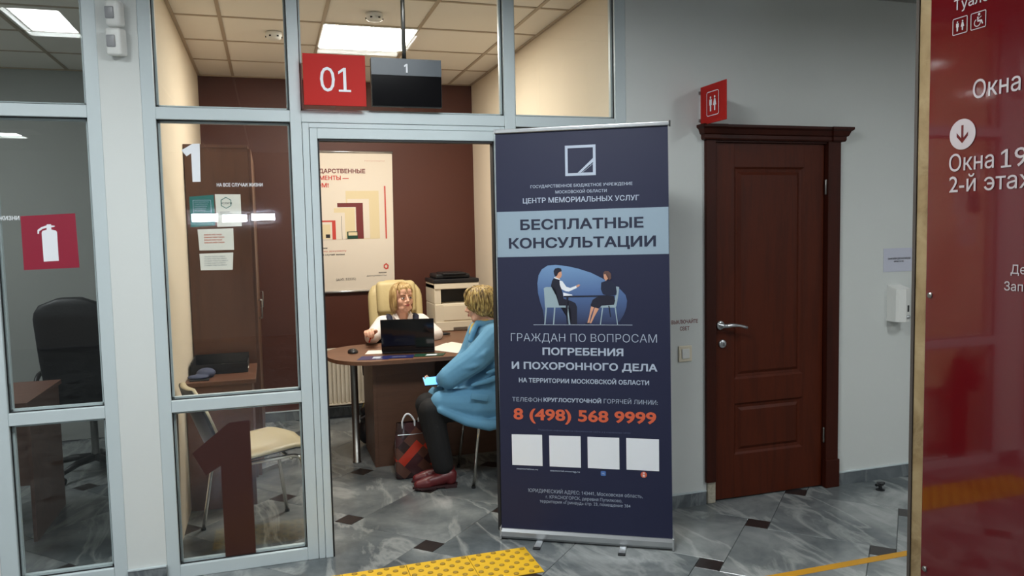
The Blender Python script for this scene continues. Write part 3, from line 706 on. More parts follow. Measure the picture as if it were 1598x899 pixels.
for k in range(4): gtext('ВНИМАНИЕ ПРИЁМ ГРАЖДАН', -.536, -.46+.01*(k % 2), 1.59-k*.012, .006, 'print_orange', t, .02)
t = sticker('notice', 'lowest cream notice taped to the glass, with faint grey print', 'notice', [(-.558, 1.431), (-.420, 1.429), (-.414, 1.509), (-.560, 1.507)], 'paper', 'notices taped to the glass')
for k in range(5): gtext('ГРАФИК РАБОТЫ ОФИСА', -.54, -.45+.006*(k % 3), 1.49-k*.01, .005, 'print_grey', t)

# ================================================================== THINGS ON THE HALL WALL
t = thing('restroom_sign', 'small red flag sign with two white figures above the brown door', 'sign', (2.04, 0, 2.14))
obj('plate', B((2.0365, -.258, 2.138), (2.0435, -.012, 2.343), .001), 'red', t)
WF = Frame((2.036, 0, 0), (0, -1, 0), (-1, 0, 0))
q = NB(); rrect(q, WF, .075, 2.175, .195, 2.305, .014, .004, .001); man(q, WF, .115, 2.2, .08, .001); woman(q, WF, .155, 2.2, .08, .001); obj('pictogram', q, 'print_white', t)
for z in (2.165, 2.315): obj('wall_clamp', B((2.03, -.014, z-.008), (2.05, 0, z+.008), .002), 'steel', t)
t = thing('light_switch', 'square cream light switch left of the brown door', 'switch', (1.939, 0, .876))
obj('frame_plate', B((1.897, -.009, .832), (1.981, 0, .922), .004), 'printer', t); obj('rocker', B((1.915, -.014, .85), (1.963, -.008, .905), .003), 'white', t)
t = thing('switch_notice', 'white paper note with dark red capitals above the light switch', 'notice', (1.936, 0, .99))
obj('sheet', prect(WALLF, 1.845, .985, 2.030, 1.09, .0015), 'wall', t)
text('ВЫКЛЮЧАЙТЕ', WALLF, 1.856, 2.022, 1.046, .022, 'print_darkred', t, .02, .002); text('СВЕТ', WALLF, 1.908, 1.968, 1.008, .022, 'print_darkred', t, .02, .002)
t = thing('wall_notice', 'pale paper notice on the wall above the soap dispenser', 'notice', (3.41, 0, 1.285))
obj('sheet', prect(WALLF, 3.302, 1.285, 3.522, 1.428, .002), None, t).data.materials.append(mat('lilac_paper', (196, 198, 212), .6))
text('САНИТАЙЗЕР ДЛЯ ПОСЕТИТЕЛЕЙ', WALLF, 3.335, 3.505, 1.359, .011, 'print_black', t, .02, .003); text('ОБРАБОТКА РУК', WALLF, 3.38, 3.455, 1.343, .009, 'print_black', t, .02, .003)
t = thing('soap_dispenser', 'white wall dispenser with a dark level slot below the pale notice', 'dispenser', (3.385, 0, .98))
q = NB(); prof = [(3.335, 0), (3.335, -.07), (3.345, -.085), (3.385, -.098), (3.425, -.085), (3.437, -.07), (3.437, 0)]
A = [q.verts.new((x, y, .985)) for x, y in prof]; Bq = [q.verts.new((x, y, 1.205 - (0 if y > -.05 else .02))) for x, y in prof]
for k in range(len(A)): q.faces.new((A[k], A[(k+1) % 7], Bq[(k+1) % 7], Bq[k]))
q.faces.new(A[::-1]); q.faces.new(Bq); bmesh.ops.recalc_face_normals(q, faces=q.faces[:]); obj('housing', q, 'white', t)
obj('level_slot', B((3.402, -.0965, 1.045), (3.412, -.088, 1.085), .002), 'black', t)
q = NB(); lathe(q, (3.405, -.092, 1.015), [(.012, 0), (.013, -.008), (.008, -.014)], 16, 'Y'); obj('button', q, 'silver', t, True)
t = thing('door_stop', 'small black door stop standing on the marble floor', 'door stop', (3.15, -.165, 0))
q = NB(); lathe(q, (3.15, -.165, 0), [(.025, 0), (.025, .006), (.010, .01), (.010, .028), (.02, .032), (.02, .045)], 16); obj('post', q, 'black', t)
q = NB(); tube(q, [(3.115, -.17, .035), (3.15, -.165, .038), (3.185, -.155, .035)], .009, 8); obj('rubber_arm', q, 'black', t)

# ================================================================== FLOOR MARKINGS
# raised yellow tactile tiles
dome = bpy.data.meshes.new('stud'); q = NB(); lathe(q, (0, 0, 0), [(.0135, 0), (.0125, .0035), (.008, .0055)], 10); q.to_mesh(dome); q.free(); dome.materials.append(MT['yellowstud'])
def tactile(x0, label):
    y0, y1 = -.518, -.226
    t = thing('tactile_tile', label, 'floor tile', (x0+.149, (y0+y1)/2, 0), 'yellow tactile tiles')
    q = NB(); box(q, (x0+.001, y0, .0), (x0+.298, y1, .005), .0015, 1); obj('base', q, 'yellow', t)
    n = 4; st = .297/n
    for i in range(n):
        for j in range(n):
            for ox, oy in ((.25, .25), (.75, .75)):
                o = bpy.data.objects.new('stud', dome); COL.objects.link(o); o.parent = t
                o.location = V((x0+(i+ox)*st, y0+(j+oy)*(y1-y0)/n, .0045)) - V(t.location)
for k, lab in enumerate(('rightmost yellow tactile tile, nearest the rolled banner', 'yellow tactile tile second from the banner end', 'yellow tactile tile third from the banner end', 'yellow tactile tile fourth from the banner end', 'leftmost yellow tactile tile, in front of the glazed front')):
    tactile(.603-k*.299, lab)
t = tag(obj('floor_tape', B((1.55, -.946, .0), (4.9, -.900, .0012)), 'yellowtape'), 'yellow tape line on the floor running behind the marble column', 'tape')
t = tag(obj('floor_tape', B((2.6, -1.20, .0), (4.9, -1.155, .0012)), 'yellowtape'), 'second yellow tape line, seen mirrored in the red board', 'tape')

# ================================================================== ROLL-UP BANNER
D = V((.86508, -.50163, 0)); N = V((-.50163, -.86508, 0)); P1 = V((.8227, -.0768, 0))
BF = Frame(P1, D, N); BM = Matrix((( D.x, -N.x, 0, P1.x), (D.y, -N.y, 0, P1.y), (0, 0, 1, 0), (0, 0, 0, 1)))
t = thing('rollup_banner', 'navy roll-up banner with pale lettering standing before the glazed front', 'banner', tuple(P1 + D*.433))
def bbox(name, a, b_, m, bev=0, par=None):     # box in banner space: x along, y behind
    q = NB(); box(q, a, b_, bev, 3); q.transform(BM); return obj(name, q, m, par or t)
q = NB(); prof = [(-.004, .012), (-.012, .02), (-.014, .045), (-.006, .06), (.03, .064), (.085, .06), (.095, .03), (.09, .008), (.0, .006)]
A = [q.verts.new((0, y, z)) for y, z in prof]; Bq = [q.verts.new((.871, y, z)) for y, z in prof]
for k in range(9): q.faces.new((A[k], A[(k+1) % 9], Bq[(k+1) % 9], Bq[k]))
q.faces.new(A[::-1]); q.faces.new(Bq); bmesh.ops.recalc_face_normals(q, faces=q.faces[:]); q.transform(BM); cass = obj('cassette', q, 'silver', t)
for x in (0, .868): bbox('end_cap', (x-.003, -.015, .004), (x+.006, .096, .066), 'silver', .002)
bbox('top_rail', (.015, -.012, 2.062), (.862, .010, 2.082), 'silver', .004)
bbox('end_cap', (.860, -.013, 2.058), (.867, .011, 2.085), 'black', .001); bbox('end_cap', (.011, -.013, 2.061), (.016, .011, 2.083), 'silver', .001)
for x in (.205, .625):
    f = bbox('foot', (x-.017, -.10, .002), (x+.017, .06, .0075), 'silver', .002); bbox('rubber_tip', (x-.018, -.105, 0), (x+.018, -.088, .009), 'black', .002, f)
q = NB(); tube(q, [(.43, .04, .05), (.43, .015, 2.07)], .008, 10); q.transform(BM); obj('support_pole', q, 'steel', t, True)
# printed fabric sheet, very slightly waved
q = NB(); nu, nv = 16, 24
for s_, yy in ((0, 0), (1, .0012)):
    gr = [[q.verts.new((.0165 + .838*i/nu + (.012*(1-j/nv) if i == nu else -.012*(1-j/nv)*(i == 0)), yy, .058 + 2.006*j/nv)) for i in range(nu+1)] for j in range(nv+1)]
    for j in range(nv):
        for i in range(nu):
            fc = (gr[j][i], gr[j][i+1], gr[j+1][i+1], gr[j+1][i]); q.faces.new(fc if s_ == 0 else fc[::-1])
q.transform(BM); sheet = obj('sheet', q, 'navy', t)
obj('printed_band', poly(NB(), BF, [(.0155, 1.4515), (.8560, 1.457), (.8553, 1.6804), (.0160, 1.6768)], .0015), 'print_pale', sheet).data.materials.clear()
bpy.data.objects[sheet.children[0].name].data.materials.append(mat('print_band', (140, 158, 172), .5))
PP = 'print_pale'
q = NB(); ringrect(q, BF, .3635, 1.8425, .5125, 1.989, .013, .0016); poly(q, BF, [(.424, 1.856), (.440, 1.856), (.4995, 1.906), (.4995, 1.925)], .0016); poly(q, BF, [(.444, 1.8555), (.4995, 1.8555), (.4995, 1.8995)], .00155); obj('logo', q, PP, t)
q = NB(); poly(q, BF, [(.448, 1.8565), (.4985, 1.8565), (.4985, 1.8965)], .0018); poly(q, BF, [(.455, 1.866), (.485, 1.892), (.483, 1.894), (.453, 1.868)], .0019); obj('logo', q, 'navy', t)
T = lambda *a, **k: text(a[0], BF, a[1], a[2], a[3], a[4], a[5] if len(a) > 5 else PP, sheet, a[6] if len(a) > 6 else 0, .002)
T('ГОСУДАРСТВЕННОЕ БЮДЖЕТНОЕ УЧРЕЖДЕНИЕ', .190, .687, 1.7895, .0145, PP, .008)
T('МОСКОВСКОЙ ОБЛАСТИ', .3134, .564, 1.7595, .0145, PP, .008)
T('ЦЕНТР МЕМОРИАЛЬНЫХ УСЛУГ', .150, .7186, 1.716, .0255, PP, .014)
T('БЕСПЛАТНЫЕ', .1345, .738, 1.5845, .052, 'print_navy', .03)
T('КОНСУЛЬТАЦИИ', .0743, .796, 1.4935, .0525, 'print_navy', .03)
q = NB(); poly(q, BF, [(.1915, 1.111), (.6804, 1.1128), (.6804, 1.1155), (.1915, 1.1137)], .0016); obj('printed_line', q, PP, t)
T('ГРАЖДАН ПО ВОПРОСАМ', .0748, .797, 1.0295, .0395, PP, -.012)
T('ПОГРЕБЕНИЯ', .235, .6355, .9610, .0375, PP, .03)
T('И ПОХОРОННОГО ДЕЛА', .076, .799, .8880, .0370, PP, .03)
T('НА ТЕРРИТОРИИ МОСКОВСКОЙ ОБЛАСТИ', .1115, .7585, .8205, .0228, PP, .025)
T('ТЕЛЕФОН', .075, .2265, .7225, .0210, PP, -.004)
T('КРУГЛОСУТОЧНОЙ', .236, .525, .7245, .0208, PP, .03)
T('ГОРЯЧЕЙ ЛИНИИ:', .5378, .7988, .7250, .0218, PP, -.004)
T('8 (498) 568 9999', .0795, .7915, .6290, .0585, 'print_orange', .03)
T('Подробная информация на официальном сайте и в социальных сетях', .206, .667, .5765, .0075, 'print_dim')
T('memorialmo.ru', .0914, .2004, .3710, .0095, PP, .01); T('memorial.mosreg.ru', .2636, .4135, .3690, .0095, PP, .01)
T('ЮРИДИЧЕСКИЙ АДРЕС: 143441, Московская область,', .147, .7228, .2570, .0180, PP, -.008)
T('г. КРАСНОГОРСК, деревня Путилково,', .239, .622, .2290, .0165, PP, -.008)
T('территория «Гринвуд» стр. 23, помещение 384', .2063, .662, .2050, .0160, PP, -.008)
for u0, u1, k in ((.068, .225, 0), (.261, .4198, 1), (.454, .611, 2), (.6453, .8035, 3)):
    obj('printed_square', poly(NB(), BF, [(u0, .393+.001*k), (u1, .394+.0006*k), (u1, .5545), (u0, .5515+.001*k)], .0016), 'print_white', t)
# small round-cornered badges under the third and fourth square
def rr(cx, cy, h, r): 
    o = []
    for sx, sy, a0 in ((1, 1, 0), (-1, 1, 90), (-1, -1, 180), (1, -1, 270)):
        for k in range(4): a = math.radians(a0+k*30); o.append((cx+sx*(h-r)+r*math.cos(a), cy+sy*(h-r)+r*math.sin(a)))
    return o
bd = obj('badge', poly(NB(), BF, rr(.5306, .3712, .0125, .005), .0016), None, t); bd.data.materials.append(mat('badge_blue', (70, 110, 176), .5)); bd['label'] = 'small blue badge'
text('VK', BF, .5225, .5387, .3665, .0095, PP, bd, .02, .0022)
bd = obj('badge', poly(NB(), BF, rr(.7293, .3745, .0155, .0154), .0016), 'print_orange', t); bd['label'] = 'small round orange badge'
q = NB(); rrect(q, BF, .7248, .3775, .7338, .3865, .0044, .0025, .0021); poly(q, BF, [(.7225, .3745), (.7361, .3745), (.7361, .372), (.7305, .370), (.735, .364), (.7325, .3625), (.7293, .3675), (.7261, .3625), (.7236, .364), (.7281, .370), (.7225, .372)], .0021); obj('badge_symbol', q, 'print_white', bd)
ILL = [('ill_blue', [(.215, 1.319), (.222, 1.36), (.239, 1.389), (.268, 1.407), (.309, 1.41), (.362, 1.404), (.419, 1.391), (.483, 1.37), (.538, 1.342), (.586, 1.313), (.625, 1.287), (.649, 1.261), (.656, 1.233), (.652, 1.197), (.64, 1.165), (.62, 1.133), (.6, 1.117), (.25, 1.115), (.241, 1.184), (.228, 1.225), (.218, 1.27)]),
('ill_dark', [(.324, 1.209), (.326, 1.225), (.347, 1.242), (.384, 1.231), (.404, 1.221), (.412, 1.201), (.411, 1.116), (.382, 1.116), (.381, 1.189), (.367, 1.209)]),
('ill_chair', [(.247, 1.295), (.258, 1.301), (.299, 1.301), (.309, 1.29), (.318, 1.238), (.324, 1.209), (.369, 1.209), (.369, 1.199), (.252, 1.199)]),
('ill_chair', [(.254, 1.199), (.262, 1.199), (.252, 1.113), (.246, 1.113)]), ('ill_chair', [(.297, 1.199), (.304, 1.199), (.296, 1.113), (.29, 1.113)]), ('ill_chair', [(.359, 1.203), (.367, 1.203), (.377, 1.114), (.37, 1.113)]),
('ill_dark', [(.298, 1.345), (.328, 1.335), (.332, 1.307), (.343, 1.262), (.347, 1.234), (.376, 1.225), (.322, 1.209), (.317, 1.242), (.307, 1.29), (.283, 1.305), (.289, 1.331)]),
('ill_skin', [(.317, 1.376), (.337, 1.377), (.339, 1.361), (.335, 1.349), (.328, 1.345), (.326, 1.337), (.306, 1.345), (.312, 1.359)]),
('print_white', [(.327, 1.333), (.34, 1.331), (.36, 1.302), (.379, 1.296), (.409, 1.307), (.412, 1.296), (.372, 1.278), (.356, 1.28), (.336, 1.29), (.328, 1.311)]),
('print_white', [(.344, 1.274), (.364, 1.268), (.388, 1.263), (.39, 1.259), (.345, 1.256)]), ('print_white', [(.300, 1.352), (.328, 1.340), (.33, 1.335), (.300, 1.345)]),
('ill_dark', [(.298, 1.38), (.305, 1.392), (.321, 1.396), (.335, 1.392), (.339, 1.379), (.329, 1.376), (.321, 1.37), (.314, 1.355), (.304, 1.355), (.3, 1.366)]),
('ill_skin', [(.409, 1.308), (.422, 1.314), (.43, 1.31), (.421, 1.302), (.412, 1.298)]),
('ill_chair', [(.604, 1.303), (.619, 1.299), (.617, 1.277), (.605, 1.209), (.6, 1.199), (.527, 1.199), (.531, 1.209), (.593, 1.213), (.601, 1.257)]),
('ill_chair', [(.535, 1.199), (.54, 1.199), (.528, 1.114), (.523, 1.114)]), ('ill_chair', [(.596, 1.199), (.602, 1.199), (.611, 1.115), (.607, 1.115)]),
('ill_skin', [(.481, 1.205), (.497, 1.203), (.48, 1.161), (.471, 1.122), (.461, 1.122), (.47, 1.153)]), ('ill_skin', [(.499, 1.201), (.519, 1.193), (.496, 1.153), (.481, 1.122), (.473, 1.122), (.486, 1.157)]),
('ill_dark', [(.451, 1.122), (.471, 1.124), (.471, 1.118), (.453, 1.118)]),
('print_navy', [(.532, 1.322), (.556, 1.33), (.586, 1.327), (.602, 1.309), (.607, 1.277), (.605, 1.261), (.561, 1.257), (.539, 1.266), (.53, 1.29)]),
('ill_dark', [(.537, 1.258), (.593, 1.257), (.599, 1.233), (.593, 1.213), (.533, 1.209), (.517, 1.195), (.481, 1.205), (.479, 1.213), (.489, 1.237), (.509, 1.25)]),
('ill_skin', [(.543, 1.366), (.567, 1.363), (.568, 1.345), (.562, 1.336), (.554, 1.33), (.546, 1.342)]),
('ill_hair', [(.543, 1.37), (.551, 1.378), (.567, 1.378), (.58, 1.365), (.581, 1.341), (.57, 1.333), (.567, 1.353), (.553, 1.364), (.545, 1.36)]),
('ill_dark', [(.347, 1.2575), (.561, 1.2595), (.561, 1.253), (.347, 1.25)]), ('ill_dark', [(.36, 1.25), (.37, 1.25), (.359, 1.193), (.366, 1.115), (.36, 1.115), (.355, 1.193)]), ('ill_dark', [(.565, 1.209), (.571, 1.209), (.578, 1.153), (.574, 1.153)])]
il = None
for k, (m, pts) in enumerate(ILL):
    q = NB(); vs = [q.verts.new(BF.at(u, v, .0016+k*.00008)) for u, v in pts]; f = q.faces.new(vs); bmesh.ops.triangulate(q, faces=[f])
    il = obj('printed_illustration', q, m, sheet)
bgi = bpy.data.materials['print_sky'].node_tree          # printed gradient: light above, navy below
gb = bgi.nodes['Principled BSDF']; tc = bgi.nodes.new('ShaderNodeTexCoord'); sp = bgi.nodes.new('ShaderNodeSeparateXYZ'); rp = ramp(bgi, [(0, (40, 46, 78)), (.55, (78, 104, 150)), (1, (112, 146, 184))])
bgi.links.new(tc.outputs['Generated'], sp.inputs[0]); bgi.links.new(sp.outputs[2], rp.inputs[0]); bgi.links.new(rp.outputs[0], gb.inputs['Base Color'])
#PART4
# ================================================================== DESK AND FURNITURE IN THE LIT OFFICE
t = thing('desk', 'walnut laminate desk with rounded end and grey tube leg', 'desk', (.75, 1.5, 0))
q = NB(); pts = []
xl, xr, yf, yb = .085, XR-.005, 1.165, 2.0
cx, cy, rx, ry = .46, (yf+yb)/2, .375, (yb-yf)/2
for k in range(25):
    a = math.radians(90+k*7.5); pts.append((cx+rx*math.copysign(abs(math.cos(a))**.85, math.cos(a)), cy+ry*math.copysign(abs(math.sin(a))**.85, math.sin(a))))
pts += [(xr, yf), (xr, 2.98), (1.02, 2.98), (1.02, 2.15), (.92, 2.02), (.85, yb)]
for z0, z1, i in ((.735, .76, 0),):
    A = [q.verts.new((x, y, z0)) for x, y in pts]; Bq = [q.verts.new((x, y, z1)) for x, y in pts]
    for k in range(len(A)): q.faces.new((A[k], A[(k+1) % len(A)], Bq[(k+1) % len(A)], Bq[k]))
    fs = [q.faces.new(A[::-1]), q.faces.new(Bq)]; bmesh.ops.triangulate(q, faces=fs)
bmesh.ops.recalc_face_normals(q, faces=q.faces[:]); obj('tabletop', q, 'walnut', t)
q = NB(); lathe(q, (.266, 1.555, 0), [(.03, 0), (.03, .006), (.025, .008), (.025, .73), (.035, .735)], 20); obj('leg', q, 'steel', t, True)
obj('side_panel', B((.372, 1.385, 0), (.396, 1.93, .735), .001), 'walnuts', t)
obj('front_panel', B((.396, 1.388, 0), (.80, 1.410, .735), .001), 'walnuts', t)
obj('modesty_panel', B((.80, 1.46, .0), (XR-.01, 1.478, .735), .001), 'walnuts', t)
obj('side_panel', B((1.0, 2.95, 0), (XR-.01, 2.975, .735)), 'walnuts', t)

def laptop():
    t = thing('laptop', 'open black laptop on the desk, its lid back towards the doorway', 'laptop', (.64, 1.47, .76))
    ang = math.radians(-12); Mx = Matrix.Translation((.625, 1.425, .762)) @ Matrix.Rotation(ang, 4, 'Z')
    q = NB(); rbox(q, (-.178, 0, 0), (.178, .245, .018), .004, Mx); obj('base', q, 'black', t)
    q = NB(); rbox(q, (-.165, .03, .0178), (.165, .14, .0195), .001, Mx); obj('keyboard', q, 'blackleather', t)
    tilt = Mx @ Matrix.Translation((0, .004, .016)) @ Matrix.Rotation(math.radians(14), 4, 'X')
    q = NB(); rbox(q, (-.18, -.009, 0), (.18, -.002, .232), .003, tilt); obj('lid', q, 'screen', t)
    q = NB(); rbox(q, (-.168, -.002, .012), (.168, -.0012, .222), .0003, tilt); obj('display', q, 'black', t)
laptop()
t = thing('computer_mouse', 'black computer mouse near the rounded end of the desk', 'mouse', (.268, 1.58, .76))
q = NB(); ell(q, (.268, 1.60, .768), (.036, .055, .024)); bmesh.ops.bisect_plane(q, geom=q.verts[:]+q.edges[:]+q.faces[:], plane_co=(0, 0, .7605), plane_no=(0, 0, 1), clear_inner=True); obj('shell', q, 'black', t, True)
obj('wheel', B((.264, 1.555, .784), (.272, 1.575, .79), .002), 'steel', t)
TOPF = .7605
def flat(name, label, cat, pts, m, z=TOPF, h=.0012, group=None, detail=None):
    cxy = (sum(p[0] for p in pts)/len(pts), sum(p[1] for p in pts)/len(pts))
    t = thing(name, label, cat, (cxy[0], cxy[1], z), group)
    q = NB(); A = [q.verts.new((x, y, z)) for x, y in pts]; Bq = [q.verts.new((x, y, z+h)) for x, y in pts]; n = len(pts)
    for k in range(n): q.faces.new((A[k], A[(k+1) % n], Bq[(k+1) % n], Bq[k]))
    q.faces.new(A[::-1]); q.faces.new(Bq); bmesh.ops.recalc_face_normals(q, faces=q.faces[:]); obj('sheet', q, m, t)
    if detail:
        for dm, dp in detail:
            q = NB(); q.faces.new([q.verts.new((x, y, z+h+.0004)) for x, y in dp]); obj('printed_patch', q, dm, t)
    return t
flat('paper_sheet', 'white paper sheet on the desk right of the laptop, topmost of two', 'paper', [(.78, 1.52), (.93, 1.27), (1.10, 1.42), (.97, 1.78)], 'paper', TOPF+.0018)
flat('paper_sheet', 'white paper sheet lying under another right of the laptop', 'paper', [(.84, 1.62), (.99, 1.36), (1.14, 1.56), (1.02, 1.82)], 'paper')
flat('leaflet', 'glossy dark blue leaflet in front of the laptop, left end', 'leaflet', [(.26, 1.27), (.46, 1.22), (.50, 1.36), (.31, 1.42)], 'bluebook', detail=[('print_pale', [(.36, 1.29), (.41, 1.28), (.43, 1.35), (.38, 1.36)])], group='leaflets on the desk')
flat('leaflet', 'glossy dark blue leaflet in front of the laptop, middle', 'leaflet', [(.44, 1.25), (.62, 1.21), (.65, 1.33), (.47, 1.37)], 'bluebook', TOPF+.0015, detail=[('print_dim', [(.49, 1.28), (.58, 1.26), (.59, 1.29), (.50, 1.31)])], group='leaflets on the desk')
m_ = mat('dark_green_card', (18, 62, 44), .4)
MT['dgreen'] = m_
flat('folder', 'dark green folder with white patch in front of the laptop', 'folder', [(.63, 1.24), (.82, 1.21), (.86, 1.31), (.66, 1.35)], 'dgreen', TOPF+.0005, .003, detail=[('print_white', [(.71, 1.25), (.78, 1.24), (.80, 1.28), (.73, 1.30)])])
flat('paper_sheet', 'white paper sheet under the clerk\'s raised hand', 'paper', [(.34, 1.50), (.49, 1.47), (.52, 1.62), (.38, 1.66)], 'paper')

# printer
t = thing('printer', 'off-white laser printer with dark scanner lid on the desk', 'printer', (1.21, 2.65, .76))
X0, X1, Y0, Y1, Z0 = 1.03, 1.41, 2.45, 2.82, .762
q = NB(); box(q, (X0, Y0, Z0), (X1, Y1, .99), .008); box(q, (X0, Y0+.005, .99), (X0+.055, Y1, 1.15), .004); box(q, (X1-.04, Y0+.005, .99), (X1, Y1, 1.15), .004); box(q, (X0+.05, Y0+.18, .99), (X1-.03, Y1, 1.12)); box(q, (X0, Y0-.004, 1.112), (X1, Y1, 1.16), .005); obj('body', q, 'printer', t)
obj('paper_tray', B((X0+.07, Y0-.006, .85), (X1-.01, Y0+.005, .975), .003), 'printer', t)
obj('cassette', B((X0+.01, Y0-.008, .765), (X1-.01, Y0+.004, .84), .003), 'printer', t); obj('tray_handle', B((X0+.15, Y0-.011, .768), (X0+.27, Y0-.006, .792), .002), 'steel', t)
q = NB(); box(q, (X0-.005, Y0-.01, 1.163), (X1+.0, Y1, 1.195), .006); box(q, (X0+.03, Y0+.06, 1.195), (X1-.06, Y1-.02, 1.235), .012); box(q, (X0+.08, Y0+.03, 1.225), (X1-.1, Y1-.08, 1.245), .008); obj('scanner_lid', q, 'black', t)
text('PRINTER', Frame((0, Y0-.0045, 0), (1, 0, 0), (0, -1, 0)), X0+.14, X0+.2, 1.128, .009, 'print_red', t) if 0 else None
obj('status_light', B((X1-.05, Y0-.0055, 1.125), (X1-.035, Y0-.003, 1.135)), 'black', t); obj('cavity', B((X0+.056, Y0+.165, .992), (X1-.041, Y0+.179, 1.11)), 'black', t)
t = thing('desk_cable', 'black coiled cable on the desk beside the printer', 'cable', (1.03, 2.2, .76))
q = NB(); tube(q, [(1.05+.045*math.cos(a*.5), 2.22+.045*math.sin(a*.5), .768+.002*(a/6)) for a in range(26)], .006, 6); obj('cord', q, 'black', t, True)

# visitor chairs
def visitor_chair(c, f, label, seat='creamseat'):
    t = thing('visitor_chair', label, 'chair', (c[0], c[1], 0), 'cream visitor chairs')
    f = V((f[0], f[1], 0)).normalized(); s = V((-f.y, f.x, 0)); C0 = V((c[0], c[1], 0))
    W = lambda a, b_, z: C0 + f*a + s*b_ + V((0, 0, z))
    for k, sd in enumerate((-1, 1)):
        q = NB(); pts = [W(.225, sd*.225, .0)] + arc(W(.175, sd*.205, .405), W(.17, sd*.20, .44), W(.12, sd*.195, .442), 5) + arc(W(-.10, sd*.195, .442), W(-.15, sd*.2, .44), W(-.17, sd*.205, .40), 5) + [W(-.235, sd*.225, .0)]
        tube(q, pts, .0105, 10); obj('side_frame', q, 'chrome', t, True)
        for a in (.225, -.235):
            q = NB(); lathe(q, W(a, sd*.225, 0), [(.013, 0), (.013, .015)], 10); obj('foot_cap', q, 'black', t)
    q = NB(); tube(q, [W(.12, -.2, .430), W(.12, .2, .430)], .009, 8); obj('cross_bar', q, 'chrome', t, True)
    q = NB(); tube(q, [W(-.12, -.2, .430), W(-.12, .2, .430)], .009, 8); obj('cross_bar', q, 'chrome', t, True)
    def shell(th, off, m, name):
        q = NB(); nu, nv = 14, 22; rings = []
        prof = []                                     # side profile seat front -> seat back -> top of back
        for k in range(nv+1):
            u = k/nv
            if u < .5: a = .25 - .42*(u/.5); z = .465 + .012*math.cos(u*2*math.pi) - (.035*max(0, .12-u)/.12); nx, nz = 0, 1
            elif u < .62: b_ = (u-.5)/.12*math.pi/2*.85; a = -.17-.06*math.sin(b_); z = .453+.06*(1-math.cos(b_)); nx, nz = math.sin(b_), math.cos(b_)
            else: b_ = (u-.62)/.38; a = -.232-.12*b_; z = .50+.33*b_; nx, nz = .97, .22
            prof.append((a, z, nx, nz, u))
        for sgn in (0, 1):
            gr = []
            for a, z, nx, nz, u in prof:
                wd = .235*(1 - .35*max(0, (.12-u)/.12)**2.2 - .45*max(0, (u-.82)/.18)**2.2 - .12*math.exp(-((u-.58)/.1)**2))
                row = []
                for i in range(nu+1):
                    x = -1+2*i/nu; cup = .022*x*x
                    e = 1 - abs(x)**6*.6 if th > .01 else 1
                    dd = off + (th*e if sgn else 0) + cup
                    row.append(q.verts.new(W(a + nx*dd, x*wd, z + nz*dd)))
                gr.append(row)
            for j in range(nv):
                for i in range(nu):
                    fc = (gr[j][i], gr[j][i+1], gr[j+1][i+1], gr[j+1][i]); q.faces.new(fc)
            if sgn == 0: g0 = gr
        edge = lambda g_: [g_[0][i] for i in range(nu)] + [g_[j][nu] for j in range(nv)] + [g_[nv][i] for i in range(nu, 0, -1)] + [g_[j][0] for j in range(nv, 0, -1)]
        A, Bq = edge(g0), edge(gr)
        for k in range(len(A)): q.faces.new((A[k], A[(k+1) % len(A)], Bq[(k+1) % len(A)], Bq[k]))
        bmesh.ops.recalc_face_normals(q, faces=q.faces[:]); return obj(name, q, m, t, True)
    shell(.006, -.008, 'black', 'shell_back'); shell(.03, -.001, seat, 'upholstery')
    return t
visitor_chair((-.365, .455), (.94, .30), 'cream visitor chair on chrome legs behind the huge brown numeral')
visitor_chair((1.12, .955), (-1, .03), 'visitor chair on chrome legs under the seated person in the blue coat')

